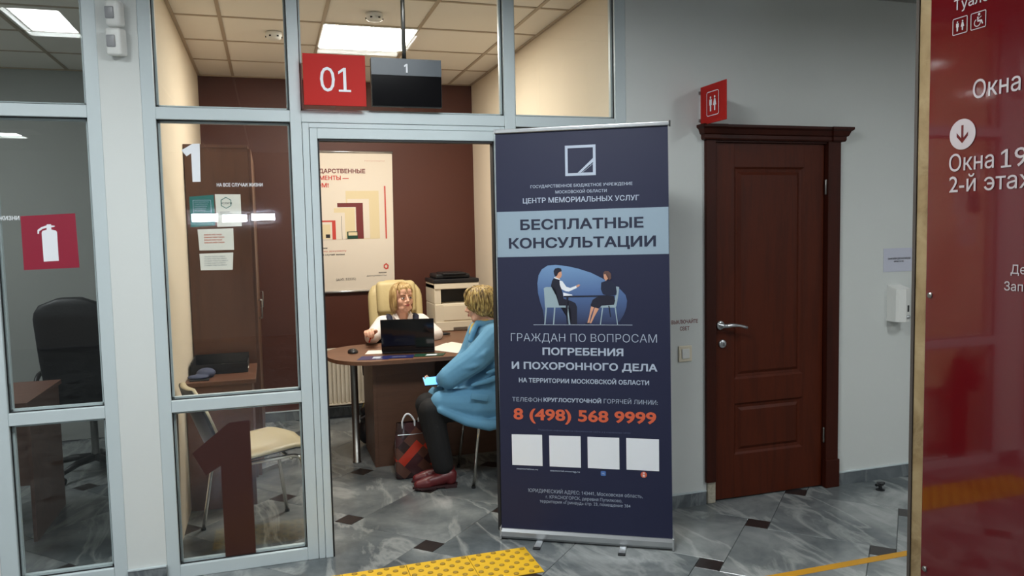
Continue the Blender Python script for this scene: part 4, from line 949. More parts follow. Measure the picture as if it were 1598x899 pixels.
# executive chairs
def exec_chair(c, f, m, label, ztop, zseat, w=.225, base='black', group=None, headrest=True):
    t = thing('office_chair', label, 'chair', (c[0], c[1], 0), group)
    f = V((f[0], f[1], 0)).normalized(); s = V((f.y, -f.x, 0)); Mx = Matrix(((s.x, -f.x, 0, c[0]), (s.y, -f.y, 0, c[1]), (0, 0, 1, 0), (0, 0, 0, 1)))   # local: x side, -y forward
    tl = Mx @ Matrix.Translation((0, .20, zseat)) @ Matrix.Rotation(math.radians(-9), 4, 'X')
    H = ztop - zseat
    q = NB()
    nu, nv = 14, 18; rings = []
    for j in range(nv+1):
        v = j/nv; z = -.02 + (H+.02)*v; wd = w*(.86+.14*math.sin(min(1, v*1.6)*math.pi/2)) * (1 if v < .8 else math.sqrt(max(.02, 1-((v-.8)/.2)**2))**.55)
        th = .055*(1 if v < .93 else .6); bulge = .02*math.sin(v*math.pi)
        rings.append([V((wd*math.copysign(abs(math.cos(a))**.5, math.cos(a)), .0 - bulge + th*math.copysign(abs(math.sin(a))**.6, math.sin(a)), z)) for a in [2*math.pi*k/28 for k in range(28)]])
    vs = [[q.verts.new(p) for p in r] for r in rings]
    for A, Bq in zip(vs, vs[1:]):
        for k in range(28): q.faces.new((A[k], A[(k+1) % 28], Bq[(k+1) % 28], Bq[k]))
    q.faces.new(vs[0][::-1]); q.faces.new(vs[-1]); q.transform(tl); bmesh.ops.recalc_face_normals(q, faces=q.faces[:]); obj('backrest', q, m, t, True)
    if headrest:
        q = NB(); rbox(q, (-w*.72, -.115, H-.285), (w*.72, -.03, H-.012), .04, tl, 5); obj('head_cushion', q, m, t, True)
        q = NB(); rbox(q, (-w*.75, -.10, .06), (w*.75, -.03, H-.32), .035, tl, 5); obj('back_cushion', q, m, t, True)
    q = NB(); rbox(q, (-w*1.08, -.27, zseat-.10), (w*1.08, .2, zseat), .045, Mx, 5); obj('seat', q, m, t, True)
    for sd in (-1, 1):
        q = NB(); pts = [(sd*(w+.01), .14, zseat-.06)] + arc((sd*(w+.06), .16, zseat+.0), (sd*(w+.07), .17, zseat+.2), (sd*(w+.06), .05, zseat+.21), 6) + arc((sd*(w+.06), -.12, zseat+.2), (sd*(w+.06), -.2, zseat+.18), (sd*(w+.02), -.14, zseat-.05), 6)
        tube(q, [Mx @ V(p) for p in pts], .016, 10); obj('armrest', q, base, t, True)
    q = NB(); lathe(q, (c[0], c[1], 0), [(.028, .09), (.03, .12), (.024, .16), (.024, zseat-.09), (.05, zseat-.085)], 14); obj('gas_column', q, 'steel', t, True)
    for k in range(5):
        a = math.radians(72*k+20); d_ = V((math.cos(a), math.sin(a), 0)); cc = V((c[0], c[1], 0))
        q = NB(); tube(q, [cc+V((0, 0, .11)), cc+d_*.15+V((0, 0, .105)), cc+d_*.29+V((0, 0, .07))], [.028, .024, .015], 8); leg = obj('leg', q, 'steel' if base == 'steel' else 'black', t, True)
        wq = NB(); sdv = V((-d_.y, d_.x, 0)); ct = cc+d_*.29
        tube(wq, [ct - sdv*.025 + V((0, 0, .026)), ct + sdv*.025 + V((0, 0, .026))], .026, 12); obj('castor', wq, 'black', leg, True)
    return t
exec_chair((.715, 2.25), (0, -1), 'cream_leather', 'tall cream leather office chair behind the seated clerk', 1.205, .46, .222)
exec_chair((-1.44, 1.98), (.1, 1), 'blackleather', 'tall black office chair behind the left glass', 1.225, .50, .225, 'black', None, False)

# low side desk with tray, cap; wardrobe behind
t = thing('side_desk', 'low walnut side desk against the cream wall behind the left glass', 'desk', (-.56, 1.2, 0))
obj('tabletop', B((-.748, .905, .728), (-.362, 1.495, .752), .002), 'walnutv', t)
obj('side_panel', B((-.745, .925, 0), (-.385, .945, .728)), 'walnutv', t); obj('side_panel', B((-.745, 1.46, 0), (-.385, 1.48, .728)), 'walnutv', t)
obj('front_panel', B((-.405, .945, .35), (-.387, 1.46, .728)), 'walnuts', t)
t = thing('document_tray', 'black document tray on the walnut side desk', 'tray', (-.58, 1.35, .752))
q = NB(); rbox(q, (-.735, 1.16, .7525), (-.41, 1.46, .758), .002, Matrix())
for a in (((-.735, 1.16, .758), (-.41, 1.168, .812)), ((-.735, 1.452, .758), (-.41, 1.46, .835)), ((-.735, 1.168, .758), (-.728, 1.452, .83)), ((-.417, 1.168, .758), (-.41, 1.452, .80))): box(q, *a)
obj('body', q, 'blackleather', t)
for k in range(4):
    flat('paper_sheet', ('lowest', 'second', 'third', 'topmost')[k] + ' sheet in the black tray on the side desk', 'paper', [(-.60+.01*k, 1.20), (-.425+.006*k, 1.19), (-.43+.006*k, 1.43-.01*k), (-.61+.01*k, 1.42)], 'paper', .7585+k*.004, .003, 'sheets in the tray')
t = thing('cap', 'slate blue folded cloth cap on the side desk before the black tray', 'cap', (-.67, 1.04, .752))
q = prims([('e', (-.645, 1.09, .775), (.055, .06, .032)), ('e', (-.685, 1.03, .765), (.06, .05, .014))]); q = melt(q, .005, 4)
bmesh.ops.bisect_plane(q, geom=q.verts[:]+q.edges[:]+q.faces[:], plane_co=(0, 0, .7525), plane_no=(0, 0, 1), clear_inner=True); obj('cloth', q, 'navycap', t, True)
q = NB(); rbox(q, (-.725, .955, .7525), (-.62, 1.02, .758), .002, Matrix()); obj('brim', q, 'black', t)

t = thing('wardrobe', 'tall walnut wardrobe against the cream wall beyond the side desk', 'wardrobe', (-.55, 2.2, 0))
obj('side_panel', B((-.745, 1.502, 0), (-.362, 1.52, 2.15)), 'walnutv', t); obj('side_panel', B((-.745, 2.87, 0), (-.362, 2.888, 2.15)), 'walnutv', t)
obj('top_panel', B((-.748, 1.498, 2.15), (-.36, 2.89, 2.17)), 'walnutv', t); obj('back_panel', B((-.747, 1.52, .0), (-.74, 2.87, 2.15)), 'walnuts', t)
obj('divider', B((-.74, 2.18, 0), (-.37, 2.198, 2.15)), 'walnuts', t); obj('plinth', B((-.74, 1.52, 0), (-.375, 2.87, .07)), 'walnuts', t)
for k in range(3): obj('door', B((-.362, 1.523+.45*k, .072), (-.344, 1.968+.45*k, 2.148), .001), 'walnutv' if k != 1 else 'walnuts', t)
for k in range(3):
    q = NB(); y = 1.94+.45*k if k != 1 else 2.0; tube(q, [(-.344, y, 1.0), (-.322, y, 1.0), (-.322, y, 1.13), (-.344, y, 1.13)], .005, 8)
    dr = [c for c in t.children if c.name.startswith('door')][k]; obj('handle', q, 'steel', dr, True)
# wide cabinet with a door edge seen past the wardrobe
# poster banner on the far wall
PF = Frame((0, 2.985, 0), (1, 0, 0), (0, -1, 0))
t = thing('wall_poster', 'large beige poster with document pictures hung on the brown wall', 'poster', (.38, 2.99, 1.1))
obj('sheet', poly(NB(), PF, [(-.03, 1.10), (.785, 1.092), (.798, 2.285), (-.03, 2.29)], 0, .002), 'poster', t)
for z, x1 in ((2.288, .803), (1.090, .788)):
    q = NB(); tube(q, [(-.035, 2.982, z), (x1, 2.982, z-.003)], .010, 10); obj('rail', q, 'silver', t, True)
a = lambda *k, **kw: text(k[0], PF, k[1], k[2], k[3], k[4], k[5], t, k[6] if len(k) > 6 else .02, .0016)
a('ГОСУДАРСТВЕННЫЕ', .035, .562, 2.105, .038, 'print_darkred', .03)
a('ДОКУМЕНТЫ —', .035, .42, 2.047, .038, 'print_red', .03)
a('РЯДОМ!', .035, .25, 1.985, .038, 'print_red', .03)
a('госуслуги', .56, .73, 2.208, .009, 'poster_pink', 0)
R_ = lambda m, x0, z0, x1, z1, d=.0012: obj('printed_picture', poly(NB(), PF, [(x0, z0), (x1, z0), (x1, z1), (x0, z1)], d), m, t)
R_('print_red', .719, 1.538, .731, 1.996); R_('poster_cream', .388, 1.54, .670, 1.955); R_('poster', .40, 1.545, .585, 1.885, .0015); R_('print_darkred', .315, 1.542, .531, 1.851, .0018); R_('poster', .277, 1.545, .470, 1.816, .0021)
R_('poster_cream', .285, 1.548, .46, 1.808, .0023); R_('poster', .265, 1.54, .375, 1.77, .0026); R_('print_black', .345, 1.54, .348, 1.74, .0028); R_('print_red', .10, 1.541, .295, 1.704, .0030); R_('poster', .10, 1.541, .265, 1.69, .0032); R_('poster_cream', .12, 1.548, .25, 1.67, .0034)
R_('dgreen', .389, 1.543, .48, 1.606, .0034); R_('poster_cream', .40, 1.572, .475, 1.60, .0037); R_('print_black', .21, 1.555, .245, 1.585, .0037)
a('для жизни', .10, .218, 1.462, .015, 'print_black'); a('по одному документу', .08, .378, 1.436, .013, 'print_red', 0); a('на каждый случай жизни', .06, .362, 1.405, .014, 'print_black')
q = NB(); ro = [(.717, 1.325), (.738, 1.305), (.734, 1.275), (.712, 1.268), (.693, 1.285), (.695, 1.31)]; ri = [(.714+(x-.714)*.5, 1.296+(z-1.296)*.5) for x, z in ro]
for k in range(6): poly(q, PF, [ro[k], ro[(k+1) % 6], ri[(k+1) % 6], ri[k]], .0014)
obj('emblem', q, 'print_red', t); a('мои', .65, .715, 1.238, .013, 'print_black'); a('документы', .545, .715, 1.213, .013, 'print_black', 0); a('(доб. 52225)', .282, .449, 1.187, .02, 'print_black', 0)

# radiator
t = thing('radiator', 'white panel radiator on the brown wall behind the desk', 'radiator', (.5, 2.93, .12))
obj('back_panel', B((.0, 2.94, .125), (.98, 2.955, .60)), 'radiator', t)
for k in range(28):
    x = .008+k*.0345; obj('fin', B((x, 2.905, .13), (x+.024, 2.94, .59), .008), 'radiator', t)
obj('top_grille', B((-.004, 2.9, .592), (.984, 2.96, .607), .003), 'radiator', t); obj('bottom_edge', B((-.004, 2.9, .117), (.984, 2.96, .13), .003), 'radiator', t)
q = NB(); tube(q, [(.05, 2.95, .14), (.05, 2.962, .05), (.05, 2.965, .02)], .012, 8); obj('pipe', q, 'radiator', t, True)
for x in (.2, .8): obj('wall_bracket', B((x, 2.955, .2), (x+.03, 2.999, .5)), 'radiator', t)
# rucksack under the desk
t = thing('rucksack', 'small black rucksack with grey strap on the floor behind the desk leg', 'bag', (.42, 1.95, 0))
q = prims([('e', (.395, 2.0, .10), (.075, .09, .10)), ('e', (.40, 2.0, .2), (.06, .07, .07)), ('e', (.375, 1.98, .26), (.035, .04, .035))]); q = melt(q, .008, 5)
bmesh.ops.bisect_plane(q, geom=q.verts[:]+q.edges[:]+q.faces[:], plane_co=(0, 0, .001), plane_no=(0, 0, 1), clear_inner=True); obj('body', q, 'blackleather', t, True)
q = NB(); tube(q, [(.335, 1.925, .215), (.38, 1.915, .24), (.43, 1.92, .27)], .006, 8); obj('strap', q, 'print_grey', t, True)
q = NB(); tube(q, arc((.36, 1.97, .28), (.37, 1.97, .35), (.42, 1.97, .33), 6), .004, 6); obj('handle', q, 'scarf', t, True)
# shopping bag
t = thing('shopping_bag', 'glossy shopping bag with red and brown diamonds beside the burgundy shoes', 'bag', (.60, 1.06, 0))
q = NB(); lv = []
for z, sx, sy in ((0.001, .155, .055), (.01, .165, .06), (.18, .17, .055), (.30, .155, .04), (.36, .14, .02)):
    lv.append([q.verts.new((.605 + sx*.85*math.copysign(abs(math.cos(a))**.4, math.cos(a)) + .006*math.sin(a*5+z*20), 1.115 + sy*math.copysign(abs(math.sin(a))**.4, math.sin(a)) + .006*math.sin(a*3+z*30), z)) for a in [2*math.pi*k/32 for k in range(32)]])
for A, Bq in zip(lv, lv[1:]):
    for k in range(32): q.faces.new((A[k], A[(k+1) % 32], Bq[(k+1) % 32], Bq[k]))
q.faces.new(lv[0][::-1]); bmesh.ops.recalc_face_normals(q, faces=q.faces[:]); obj('body', q, 'bag', t, True)
for y, x0 in ((1.09, .545), (1.14, .66)):
    q = NB(); tube(q, [(x0-.03, y, .30)] + arc((x0-.03, y, .37), (x0, y-.005, .47), (x0+.05, y, .37), 7) + [(x0+.05, y, .30)], .006, 8); obj('handle', q, 'print_white', t, True)
q = NB(); tube(q, [(.48, 1.070, .29), (.58, 1.068, .287), (.66, 1.070, .29)], .002, 6); obj('cord', q, 'silver', t)

# left office desk
t = thing('office_desk', 'reddish brown laminate desk beside the black office chair', 'desk', (-1.95, 1.05, 0))
obj('tabletop', B((-2.6, .69, .728), (-1.475, 1.375, .752), .001), 'deskred', t)
obj('side_panel', B((-1.50, .74, 0), (-1.482, 1.33, .728)), 'deskred', t); obj('side_panel', B((-2.59, .74, 0), (-2.57, 1.33, .728)), 'deskred', t); obj('modesty_panel', B((-2.57, .76, .3), (-1.50, .778, .728)), 'deskred', t)
#PART5
# ================================================================== PEOPLE
def hand(C, fwd, up, side, s=1.0, curl=(.5, .5, .5), thumb=1, spread=.16):
    """prims of one hand: C wrist, fwd to fingertips, up = back of the hand, side = towards the thumb"""
    C = V(C); f = V(fwd).normalized(); u = V(up); u = (u - f*u.dot(f)).normalized(); d = V(side); d = (d - f*d.dot(f) - u*d.dot(u)).normalized()
    P_ = []
    K = C + f*.075*s
    P_.append(('c', C, .021*s, C+f*.03*s, .024*s)); 
    for k, x in enumerate((.027, .009, -.009, -.026)): P_.append(('c', C+f*.02*s+d*x*.7*s, .0135*s, K+d*x*s, .0115*s))
    for k, (x, L) in enumerate(((.030, .070), (.010, .078), (-.010, .072), (-.029, .056))):
        p = K + d*x*s; a = 0; pts = [(p, .0098*s)]
        for j, (seg, cr) in enumerate(((.45, curl[0]), (.32, curl[1]), (.25, curl[2]))):
            a += cr; dr = f*math.cos(a) - u*math.sin(a) + d*spread*x/.03*math.cos(a)*.6
            p = p + dr.normalized()*L*seg*s; pts.append((p, (.0092, .0084, .0074)[j]*s))
        P_.append(('p', pts))
    b = C + f*.022*s + d*.022*s; m1 = b + (d*.9+f*.7-u*.25).normalized()*.038*s; m2 = m1 + (f*1+d*.15-u*.35*curl[0]).normalized()*.030*s; m3 = m2 + (f*.9-d*.2-u*.4*curl[0]).normalized()*.022*s
    P_.append(('p', [(b, .0145*s), (m1, .0108*s), (m2, .0098*s), (m3, .0085*s)]))
    return P_
def head_prims():
    e = [('e', (0, .012, .035), (.073, .090, .082)), ('e', (0, -.02, -.03), (.058, .062, .078)), ('e', (0, -.052, -.088), (.024, .022, .020)),
         ('c', (-.03, -.045, -.07), .024, (.03, -.045, -.07), .024), ('e', (-.036, -.052, -.022), (.024, .024, .030)), ('e', (.036, -.052, -.022), (.024, .024, .030)),
         ('c', (-.036, -.068, .032), .013, (.036, -.068, .032), .013), ('e', (0, -.06, .055), (.055, .026, .035)),
         ('p', [((0, -.080, .022), .007), ((0, -.092, 0), .0085), ((0, -.102, -.020), .0115)]), ('e', (-.010, -.090, -.024), (.009, .010, .007)), ('e', (.010, -.090, -.024), (.009, .010, .007)),
         ('e', (0, -.080, -.050), (.022, .012, .014)),
         ('e', (-.074, .012, -.003), (.007, .017, .028)), ('e', (.074, .012, -.003), (.007, .017, .028)),
         ('c', (0, .03, -.06), .050, (0, .035, -.16), .052)]
    return e
def face_parts(T, body):
    for s in (-1, 1):
        q = NB(); ell(q, (s*.030, -.0735, .004), (.0145, .009, .0075)); q.transform(T); ey = obj('eye', q, 'eye', body, True)
        q = NB(); ell(q, (s*.030+.002, -.0805, .004), (.006, .004, .0065)); q.transform(T); obj('iris', q, 'iris', ey, True)
        q = NB(); tube(q, [V((s*.012, -.084, .021)), V((s*.028, -.083, .026)), V((s*.047, -.072, .020))], [.002, .003, .0015], 6); q.transform(T); obj('eyebrow', q, 'brow', body, True)
        q = NB(); tube(q, [V((s*.014, -.0815, .005)), V((s*.030, -.083, .0125)), V((s*.046, -.074, .004))], .0016, 6); q.transform(T); obj('eyelid', q, 'brow', body, True)
    q = NB(); tube(q, [(-.021, -.084, -.050), (-.008, -.0925, -.0465), (0, -.0925, -.048), (.008, -.0925, -.0465), (.021, -.084, -.050)], [.001, .0035, .003, .0035, .001], 8); tube(q, [(-.018, -.085, -.053), (0, -.0925, -.0555), (.018, -.085, -.053)], [.001, .0045, .001], 8); q.transform(T); obj('lips', q, 'lip', body, True)
def locks(q, n, rad, z0, ztip, a0, a1, wid=.007, seed=1, out=1.0, part=0, tipin=0):
    rnd = random.Random(seed)
    for k in range(n):
        a = a0 + (a1-a0)*(k+.5)/n + rnd.uniform(-.04, .04); zt = ztip(a) + rnd.uniform(-.008, .008)
        pts = []; rr = []
        for j in range(8):
            t = j/7; ph = (1-t)*1.45      # elevation over the crown going down
            if t < .55: e = math.pi/2*(1-t/.55)*.92; r = math.cos(e); z = z0 + .092*math.sin(e)
            else: u = (t-.55)/.45; r = 1.0 + .06*math.sin(u*math.pi) - tipin*u*u; z = z0 + (zt-z0)*u
            pts.append(V((rad[0]*r*out*math.sin(a)+part*(1-t), .012 - rad[1]*r*out*math.cos(a), z))); rr.append(wid*(.7+.5*math.sin(t*math.pi))*(1 if j < 7 else .25))
        tube(q, pts, rr, 6)
# ---- the clerk
HT1 = Matrix.Translation((.700, 2.075, 1.082)) @ Matrix.Rotation(math.radians(17), 4, 'Z') @ Matrix.Rotation(math.radians(-4), 4, 'X')
w1 = thing('person', 'person with a blond bob in white shirt and navy waistcoat working at the desk', 'person', (.69, 2.15, 0))
pl = [('c', (.70, 2.11, 1.03), .047, (.70, 2.14, .92), .055), ('c', (.56, 2.12, .90), .045, (.84, 2.12, .90), .045), ('e', (.70, 2.14, .79), (.145, .10, .16)), ('c', (.70, 2.17, .72), .12, (.70, 2.20, .56), .135),
      ('p', [((.555, 2.12, .895), .048), ((.455, 2.02, .80), .036), ((.430, 1.85, .835), .026)]), ('p', [((.845, 2.12, .895), .048), ((.94, 2.03, .795), .036), ((.66, 1.78, .785), .026)]),
      ('p', [((.62, 2.18, .52), .085), ((.60, 1.80, .49), .062), ((.60, 1.82, .09), .040), ((.60, 1.70, .045), .032)]), ('p', [((.78, 2.18, .52), .085), ((.80, 1.80, .49), .062), ((.80, 1.82, .09), .040), ((.80, 1.70, .045), .032)])]
q = prims(head_prims(), HT1); q2 = prims(pl + hand((.428, 1.83, .842), (-.25, -.50, .45), (-.2, .3, .9), (.9, -.2, .1), .95, (1.0, 1.0, .8)) + hand((.645, 1.765, .788), (-.75, -.6, .0), (.0, .1, 1), (-.5, .7, -.1), .95, (.35, .45, .4)))
me_ = bpy.data.meshes.new('t'); q2.to_mesh(me_); q2.free(); q.from_mesh(me_)
b1 = obj('body', melt(q, .0052, 3), 'skin', w1, True); face_parts(HT1, b1)
q = prims([('c', (.56, 2.12, .895), .062, (.84, 2.12, .895), .062), ('e', (.70, 2.14, .79), (.165, .118, .17)), ('c', (.70, 2.17, .72), .142, (.70, 2.19, .56), .155),
           ('p', [((.555, 2.12, .89), .068), ((.455, 2.025, .805), .056), ((.437, 1.91, .822), .043), ((.432, 1.865, .832), .038)]), ('p', [((.845, 2.12, .89), .068), ((.945, 2.03, .80), .056), ((.80, 1.90, .80), .045), ((.70, 1.81, .79), .038)]),
           ('c', (.70, 2.135, .935), .062, (.70, 2.13, .955), .056)])
sh = obj('shirt', melt(q, .007, 3), 'shirt', w1, True)
for s in (-1, 1):                                   # collar points
    q = NB(); vs = [q.verts.new(p) for p in ((.70+s*.060, 2.10, .985), (.70+s*.052, 2.055, .972), (.70+s*.018, 2.025, .905), (.70+s*.055, 2.028, .925), (.70+s*.078, 2.07, .955))]; q.faces.new(vs)
    r_ = bmesh.ops.extrude_face_region(q, geom=q.faces[:]); bmesh.ops.translate(q, verts=[v for v in r_['geom'] if isinstance(v, bmesh.types.BMVert)], vec=(0, -.005, .002)); bmesh.ops.recalc_face_normals(q, faces=q.faces[:]); obj('collar', q, 'shirt', sh)
q = prims([('e', (.70, 2.138, .775), (.168, .128, .10)), ('c', (.70, 2.17, .70), .152, (.70, 2.19, .57), .162), ('p', [((.605, 2.045, .80), .04), ((.607, 2.06, .87), .038), ((.598, 2.10, .925), .036), ((.60, 2.16, .93), .034), ((.61, 2.22, .84), .04)]),
           ('p', [((.795, 2.045, .80), .04), ((.793, 2.06, .87), .038), ((.802, 2.10, .925), .036), ((.80, 2.16, .93), .034), ((.79, 2.22, .84), .04)]), ('c', (.63, 2.04, .80), .045, (.77, 2.04, .80), .045)])
obj('waistcoat', melt(q, .007, 3), 'vest', w1, True)
q = prims([('c', (.62, 2.18, .55), .125, (.78, 2.18, .55), .125), ('p', [((.62, 2.18, .54), .10), ((.60, 1.79, .50), .078), ((.60, 1.82, .12), .055)]), ('p', [((.78, 2.18, .54), .10), ((.80, 1.79, .50), .078), ((.80, 1.82, .12), .055)])])
obj('trousers', melt(q, .01, 3), 'vest', w1, True)
for x in (.60, .80): q = prims([('e', (x, 1.75, .042), (.045, .115, .036)), ('e', (x, 1.82, .06), (.042, .05, .045))]); obj('shoe', melt(q, .006, 3), 'black', w1, True)
q = prims([('e', (0, .026, .042), (.078, .088, .082)), ('e', (0, .065, -.03), (.068, .040, .085)), ('e', (-.072, .038, -.03), (.012, .038, .076)), ('e', (.072, .040, -.03), (.010, .034, .068)), ('e', (-.006, -.048, .080), (.052, .034, .026))])
q = melt(q, .005, 3)
locks(q, 46, (.082, .094), .035, lambda a: -.108, math.radians(78), math.radians(286), .008, 3, 1.0, 0, .14)
locks(q, 5, (.080, .094), .035, lambda a: -.085, math.radians(290), math.radians(302), .005, 4, 1.0, 0, .1)
for k in range(13):                                  # fringe
    x = -.060+.0098*k; q_ = arc((x*.3, -.02, .120), (x*.8, -.082, .112), (x*1.08, -.088+abs(x)*.42, .044 + .006*math.sin(k*2.3) - abs(x)*.15), 6); tube(q, q_, [.005, .006, .0062, .006, .0055, .004, .0015], 6)
q.transform(HT1); obj('hair', q, 'hair1', w1, True)
pn = tag(obj('pen', tube(NB(), [(.405, 1.795, .80), (.425, 1.745, .875)], .0045, 8), 'red'), 'red pen held upright in the clerk\'s raised hand', 'pen')

# ---- the visitor in the blue coat
HT2 = Matrix.Translation((1.030, .975, 1.105)) @ Matrix.Rotation(math.radians(-118), 4, 'Z') @ Matrix.Rotation(math.radians(6), 4, 'X')
w2 = thing('person', 'seated person in a light blue coat with short streaked blond hair, back half turned', 'person', (1.0, .95, 0))
pl = [('c', (1.045, .975, 1.05), .052, (1.06, .97, .93), .06), ('e', (1.10, .96, .78), (.14, .18, .2)), ('e', (1.14, .96, .56), (.16, .2, .12)), ('c', (1.06, .80, .92), .055, (1.06, 1.12, .92), .055),
      ('p', [((1.05, .78, .91), .06), ((.795, .80, .70), .046), ((.765, .93, .66), .028)]), ('p', [((1.05, 1.14, .91), .06), ((.97, 1.16, .73), .046), ((.79, 1.04, .66), .030)]),
      ('p', [((1.12, .87, .50), .085), ((.650, .86, .485), .055), ((.725, .84, .12), .038), ((.70, .84, .06), .032)]), ('p', [((1.12, 1.04, .50), .085), ((.66, 1.03, .485), .055), ((.74, .97, .12), .038), ((.72, .96, .06), .032)])]
q = prims(head_prims(), HT2); q2 = prims(pl + hand((.755, .955, .652), (-.75, .25, -.15), (-.2, .5, -.7), (-.2, -.7, .3), .85, (.5, .6, .5)) + hand((.785, 1.035, .655), (-.8, -.45, -.1), (.1, .5, .7), (-.1, .4, .7), .85, (.5, .6, .5)))
me_ = bpy.data.meshes.new('t'); q2.to_mesh(me_); q2.free(); q.from_mesh(me_)
b2 = obj('body', melt(q, .0058, 3), 'skin', w2, True); face_parts(HT2, b2)
coat = [('c', (1.065, .81, .925), .085, (1.065, 1.11, .925), .085), ('e', (1.11, .96, .80), (.175, .235, .20)), ('e', (1.13, .96, .62), (.20, .245, .20)), ('e', (1.00, .96, .62), (.16, .20, .14)),
        ('p', [((1.06, .785, .915), .092), ((.93, .765, .80), .084), ((.765, .795, .69), .070)]), ('p', [((.765, .795, .69), .070), ((.755, .89, .665), .052), ((.755, .93, .66), .046)]),
        ('p', [((1.06, 1.135, .915), .085), ((1.0, 1.16, .78), .075), ((.95, 1.15, .73), .06), ((.81, 1.05, .67), .046)]),
        ('p', [((1.16, .845, .50), .125), ((.93, .83, .51), .112), ((.725, .835, .535), .072)]), ('p', [((1.16, 1.06, .51), .12), ((.93, 1.05, .51), .10), ((.745, 1.04, .53), .07)]), ('c', (.81, .86, .53), .07, (.81, 1.02, .53), .07),
        ('p', [((1.14, .735, .41), .035), ((1.0, .73, .385), .035), ((.86, .745, .42), .030), ((.70, .77, .50), .022)]),
        # sleeve and body folds
        ('p', [((1.02, .705, .885), .016), ((.96, .690, .835), .018), ((.89, .70, .80), .010)]), ('p', [((.99, .71, .80), .014), ((.90, .695, .77), .018), ((.83, .715, .75), .010)]), ('p', [((1.12, .735, .70), .016), ((1.0, .735, .665), .02), ((.90, .755, .64), .012)]), ('p', [((1.16, .725, .78), .014), ((1.08, .72, .74), .018), ((.99, .73, .715), .010)])]
cb = melt(prims(coat), .0075, 3); ct = obj('coat', cb, 'coat', w2, True)
q = NB(); rbox(q, (-.055, -.004, -.02), (.055, .004, .02), .004, Matrix.Translation((.93, .700, .575)) @ Matrix.Rotation(math.radians(14), 4, 'Y') @ Matrix.Rotation(math.radians(0), 4, 'Z')); obj('pocket_flap', q, 'coat', ct, True)
q = prims([('p', [((.985, .915, 1.005), .018), ((1.03, .885, .995), .024), ((1.10, .885, 1.0), .026), ((1.145, .93, 1.005), .026), ((1.15, 1.0, 1.005), .024), ((1.10, 1.06, 1.0), .024)]), ('p', [((.985, .915, 1.003), .018), ((.955, .90, .955), .020), ((.93, .89, .90), .016)])]); obj('coat_collar', melt(q, .006, 3), 'coat', ct, True)
q = prims([('p', [((.965, .945, .985), .016), ((1.0, .915, 1.005), .016), ((1.05, .905, 1.012), .014)]), ('p', [((.965, .945, .985), .016), ((.945, .93, .94), .014)])]); obj('scarf', melt(q, .005, 3), 'scarf', w2, True)
q = prims([('p', [((1.12, .87, .49), .110), ((.660, .855, .482), .080), ((.690, .845, .30), .074), ((.722, .838, .135), .068)]), ('p', [((1.12, 1.04, .49), .105), ((.67, 1.03, .482), .078), ((.70, 1.00, .30), .068), ((.74, .97, .14), .060)])]); obj('trousers', melt(q, .008, 3), 'trousers', w2, True)
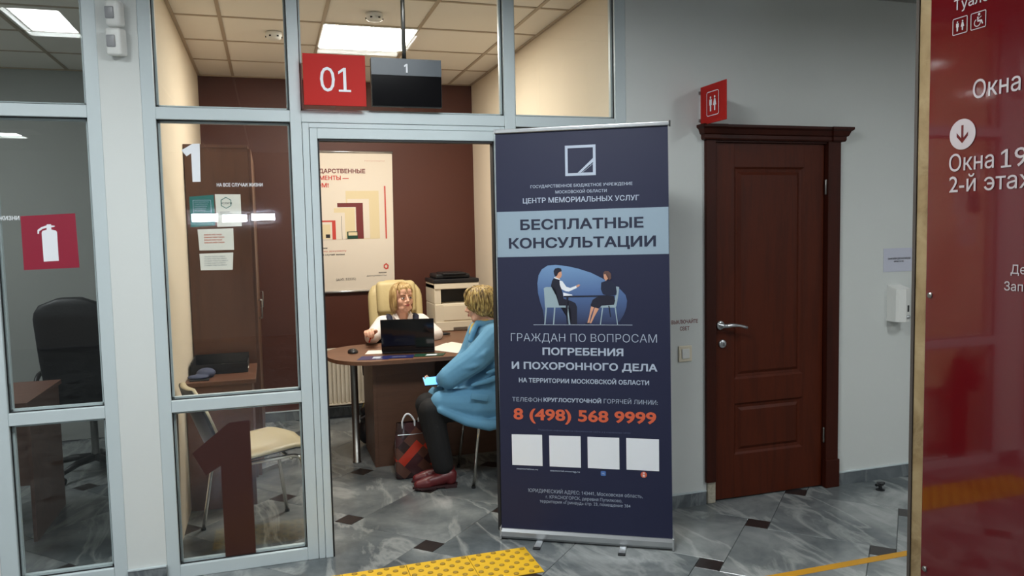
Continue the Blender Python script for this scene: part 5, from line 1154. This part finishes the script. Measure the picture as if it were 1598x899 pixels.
def shoe(hx, hy, dx, dy, name_par, k_=1.12):
    d_ = V((dx, dy, 0)).normalized(); s_ = V((-d_.y, d_.x, 0)); W_ = lambda a, b_, z: V((hx, hy, 0)) + d_*a*k_ + s_*b_ + V((0, 0, z))
    q = prims([('c', W_(.0, 0, .070), .040, W_(.03, 0, .065), .040), ('c', W_(.03, 0, .06), .040, W_(.13, 0, .042), .036), ('c', W_(.12, .008, .040), .038, W_(.165, .004, .034), .030), ('c', W_(-.02, 0, .08), .036, W_(-.015, 0, .05), .038)])
    q = melt(q, .005, 4); bmesh.ops.bisect_plane(q, geom=q.verts[:]+q.edges[:]+q.faces[:], plane_co=(0, 0, .022), plane_no=(0, 0, 1), clear_inner=True); sho = obj('shoe', q, 'shoe', name_par, True)
    q = NB(); ol = [(-.055, 0), (-.045, .03), (0, .036), (.06, .034), (.12, .044), (.17, .036), (.198, 0), (.17, -.034), (.12, -.040), (.06, -.034), (0, -.036), (-.045, -.03)]
    A = [q.verts.new(W_(a, b_, .012)) for a, b_ in ol]; Bq = [q.verts.new(W_(a, b_, .024)) for a, b_ in ol]
    for k in range(12): q.faces.new((A[k], A[(k+1) % 12], Bq[(k+1) % 12], Bq[k]))
    q.faces.new(A[::-1]); q.faces.new(Bq)
    rbox(q, (-.05, -.032, 0), (.025, .032, .014), .002, Matrix(((d_.x, s_.x, 0, hx), (d_.y, s_.y, 0, hy), (0, 0, 1, 0), (0, 0, 0, 1)))); rbox(q, (.08, -.034, .001), (.175, .034, .014), .003, Matrix(((d_.x, s_.x, 0, hx), (d_.y, s_.y, 0, hy), (0, 0, 1, 0), (0, 0, 0, 1))))
    bmesh.ops.recalc_face_normals(q, faces=q.faces[:]); obj('sole', q, 'sole', sho)
shoe(.745, .815, -1, .02, w2); shoe(.76, .935, -1, .05, w2)
q = prims([('e', (0, .020, .040), (.086, .096, .086)), ('e', (0, .065, -.02), (.074, .046, .072)), ('e', (-.074, .025, -.005), (.022, .055, .06)), ('e', (.074, .025, -.005), (.022, .055, .06)), ('e', (0, -.055, .068), (.062, .036, .034)), ('e', (-.058, -.04, .04), (.022, .03, .045)), ('e', (.058, -.04, .04), (.022, .03, .045))])
q = melt(q, .005, 3)
locks(q, 52, (.092, .104), .035, lambda a: -.075 + .05*abs(math.cos(a/2))**2, math.radians(38), math.radians(322), .0095, 5, 1.0, 0, .18)
locks(q, 40, (.096, .108), .040, lambda a: -.02 + .03*abs(math.cos(a/2)), math.radians(20), math.radians(340), .008, 9, 1.0, .01, .1)
for k in range(12):
    x = -.060+.011*k; q_ = arc((x*.3, -.01, .13), (x*.9, -.10, .125), (x*1.1, -.105+abs(x)*.35, .045+abs(x)*.15), 6); tube(q, q_, [.006, .0085, .009, .009, .0085, .007, .003], 6)
q.transform(HT2); obj('hair', q, 'hair2', w2, True)
t = thing('smartphone', 'smartphone with a bright blue display in the hands of the person in blue', 'phone', (.665, .97, .64))
Mp = Matrix.Translation((.655, .945, .640)) @ Matrix.Rotation(math.radians(38), 4, 'Y') @ Matrix.Rotation(math.radians(20), 4, 'Z')
Mp = Matrix.Translation((.672, .945, .655)) @ Matrix.Rotation(math.radians(28), 4, 'X')
q = NB(); rbox(q, (-.040, -.055, -.004), (.060, .03, .004), .003, Mp); obj('case', q, 'black', t)
q = NB(); rbox(q, (-.037, -.052, .004), (.057, .027, .0046), .0002, Mp); obj('display', q, 'phone', t)
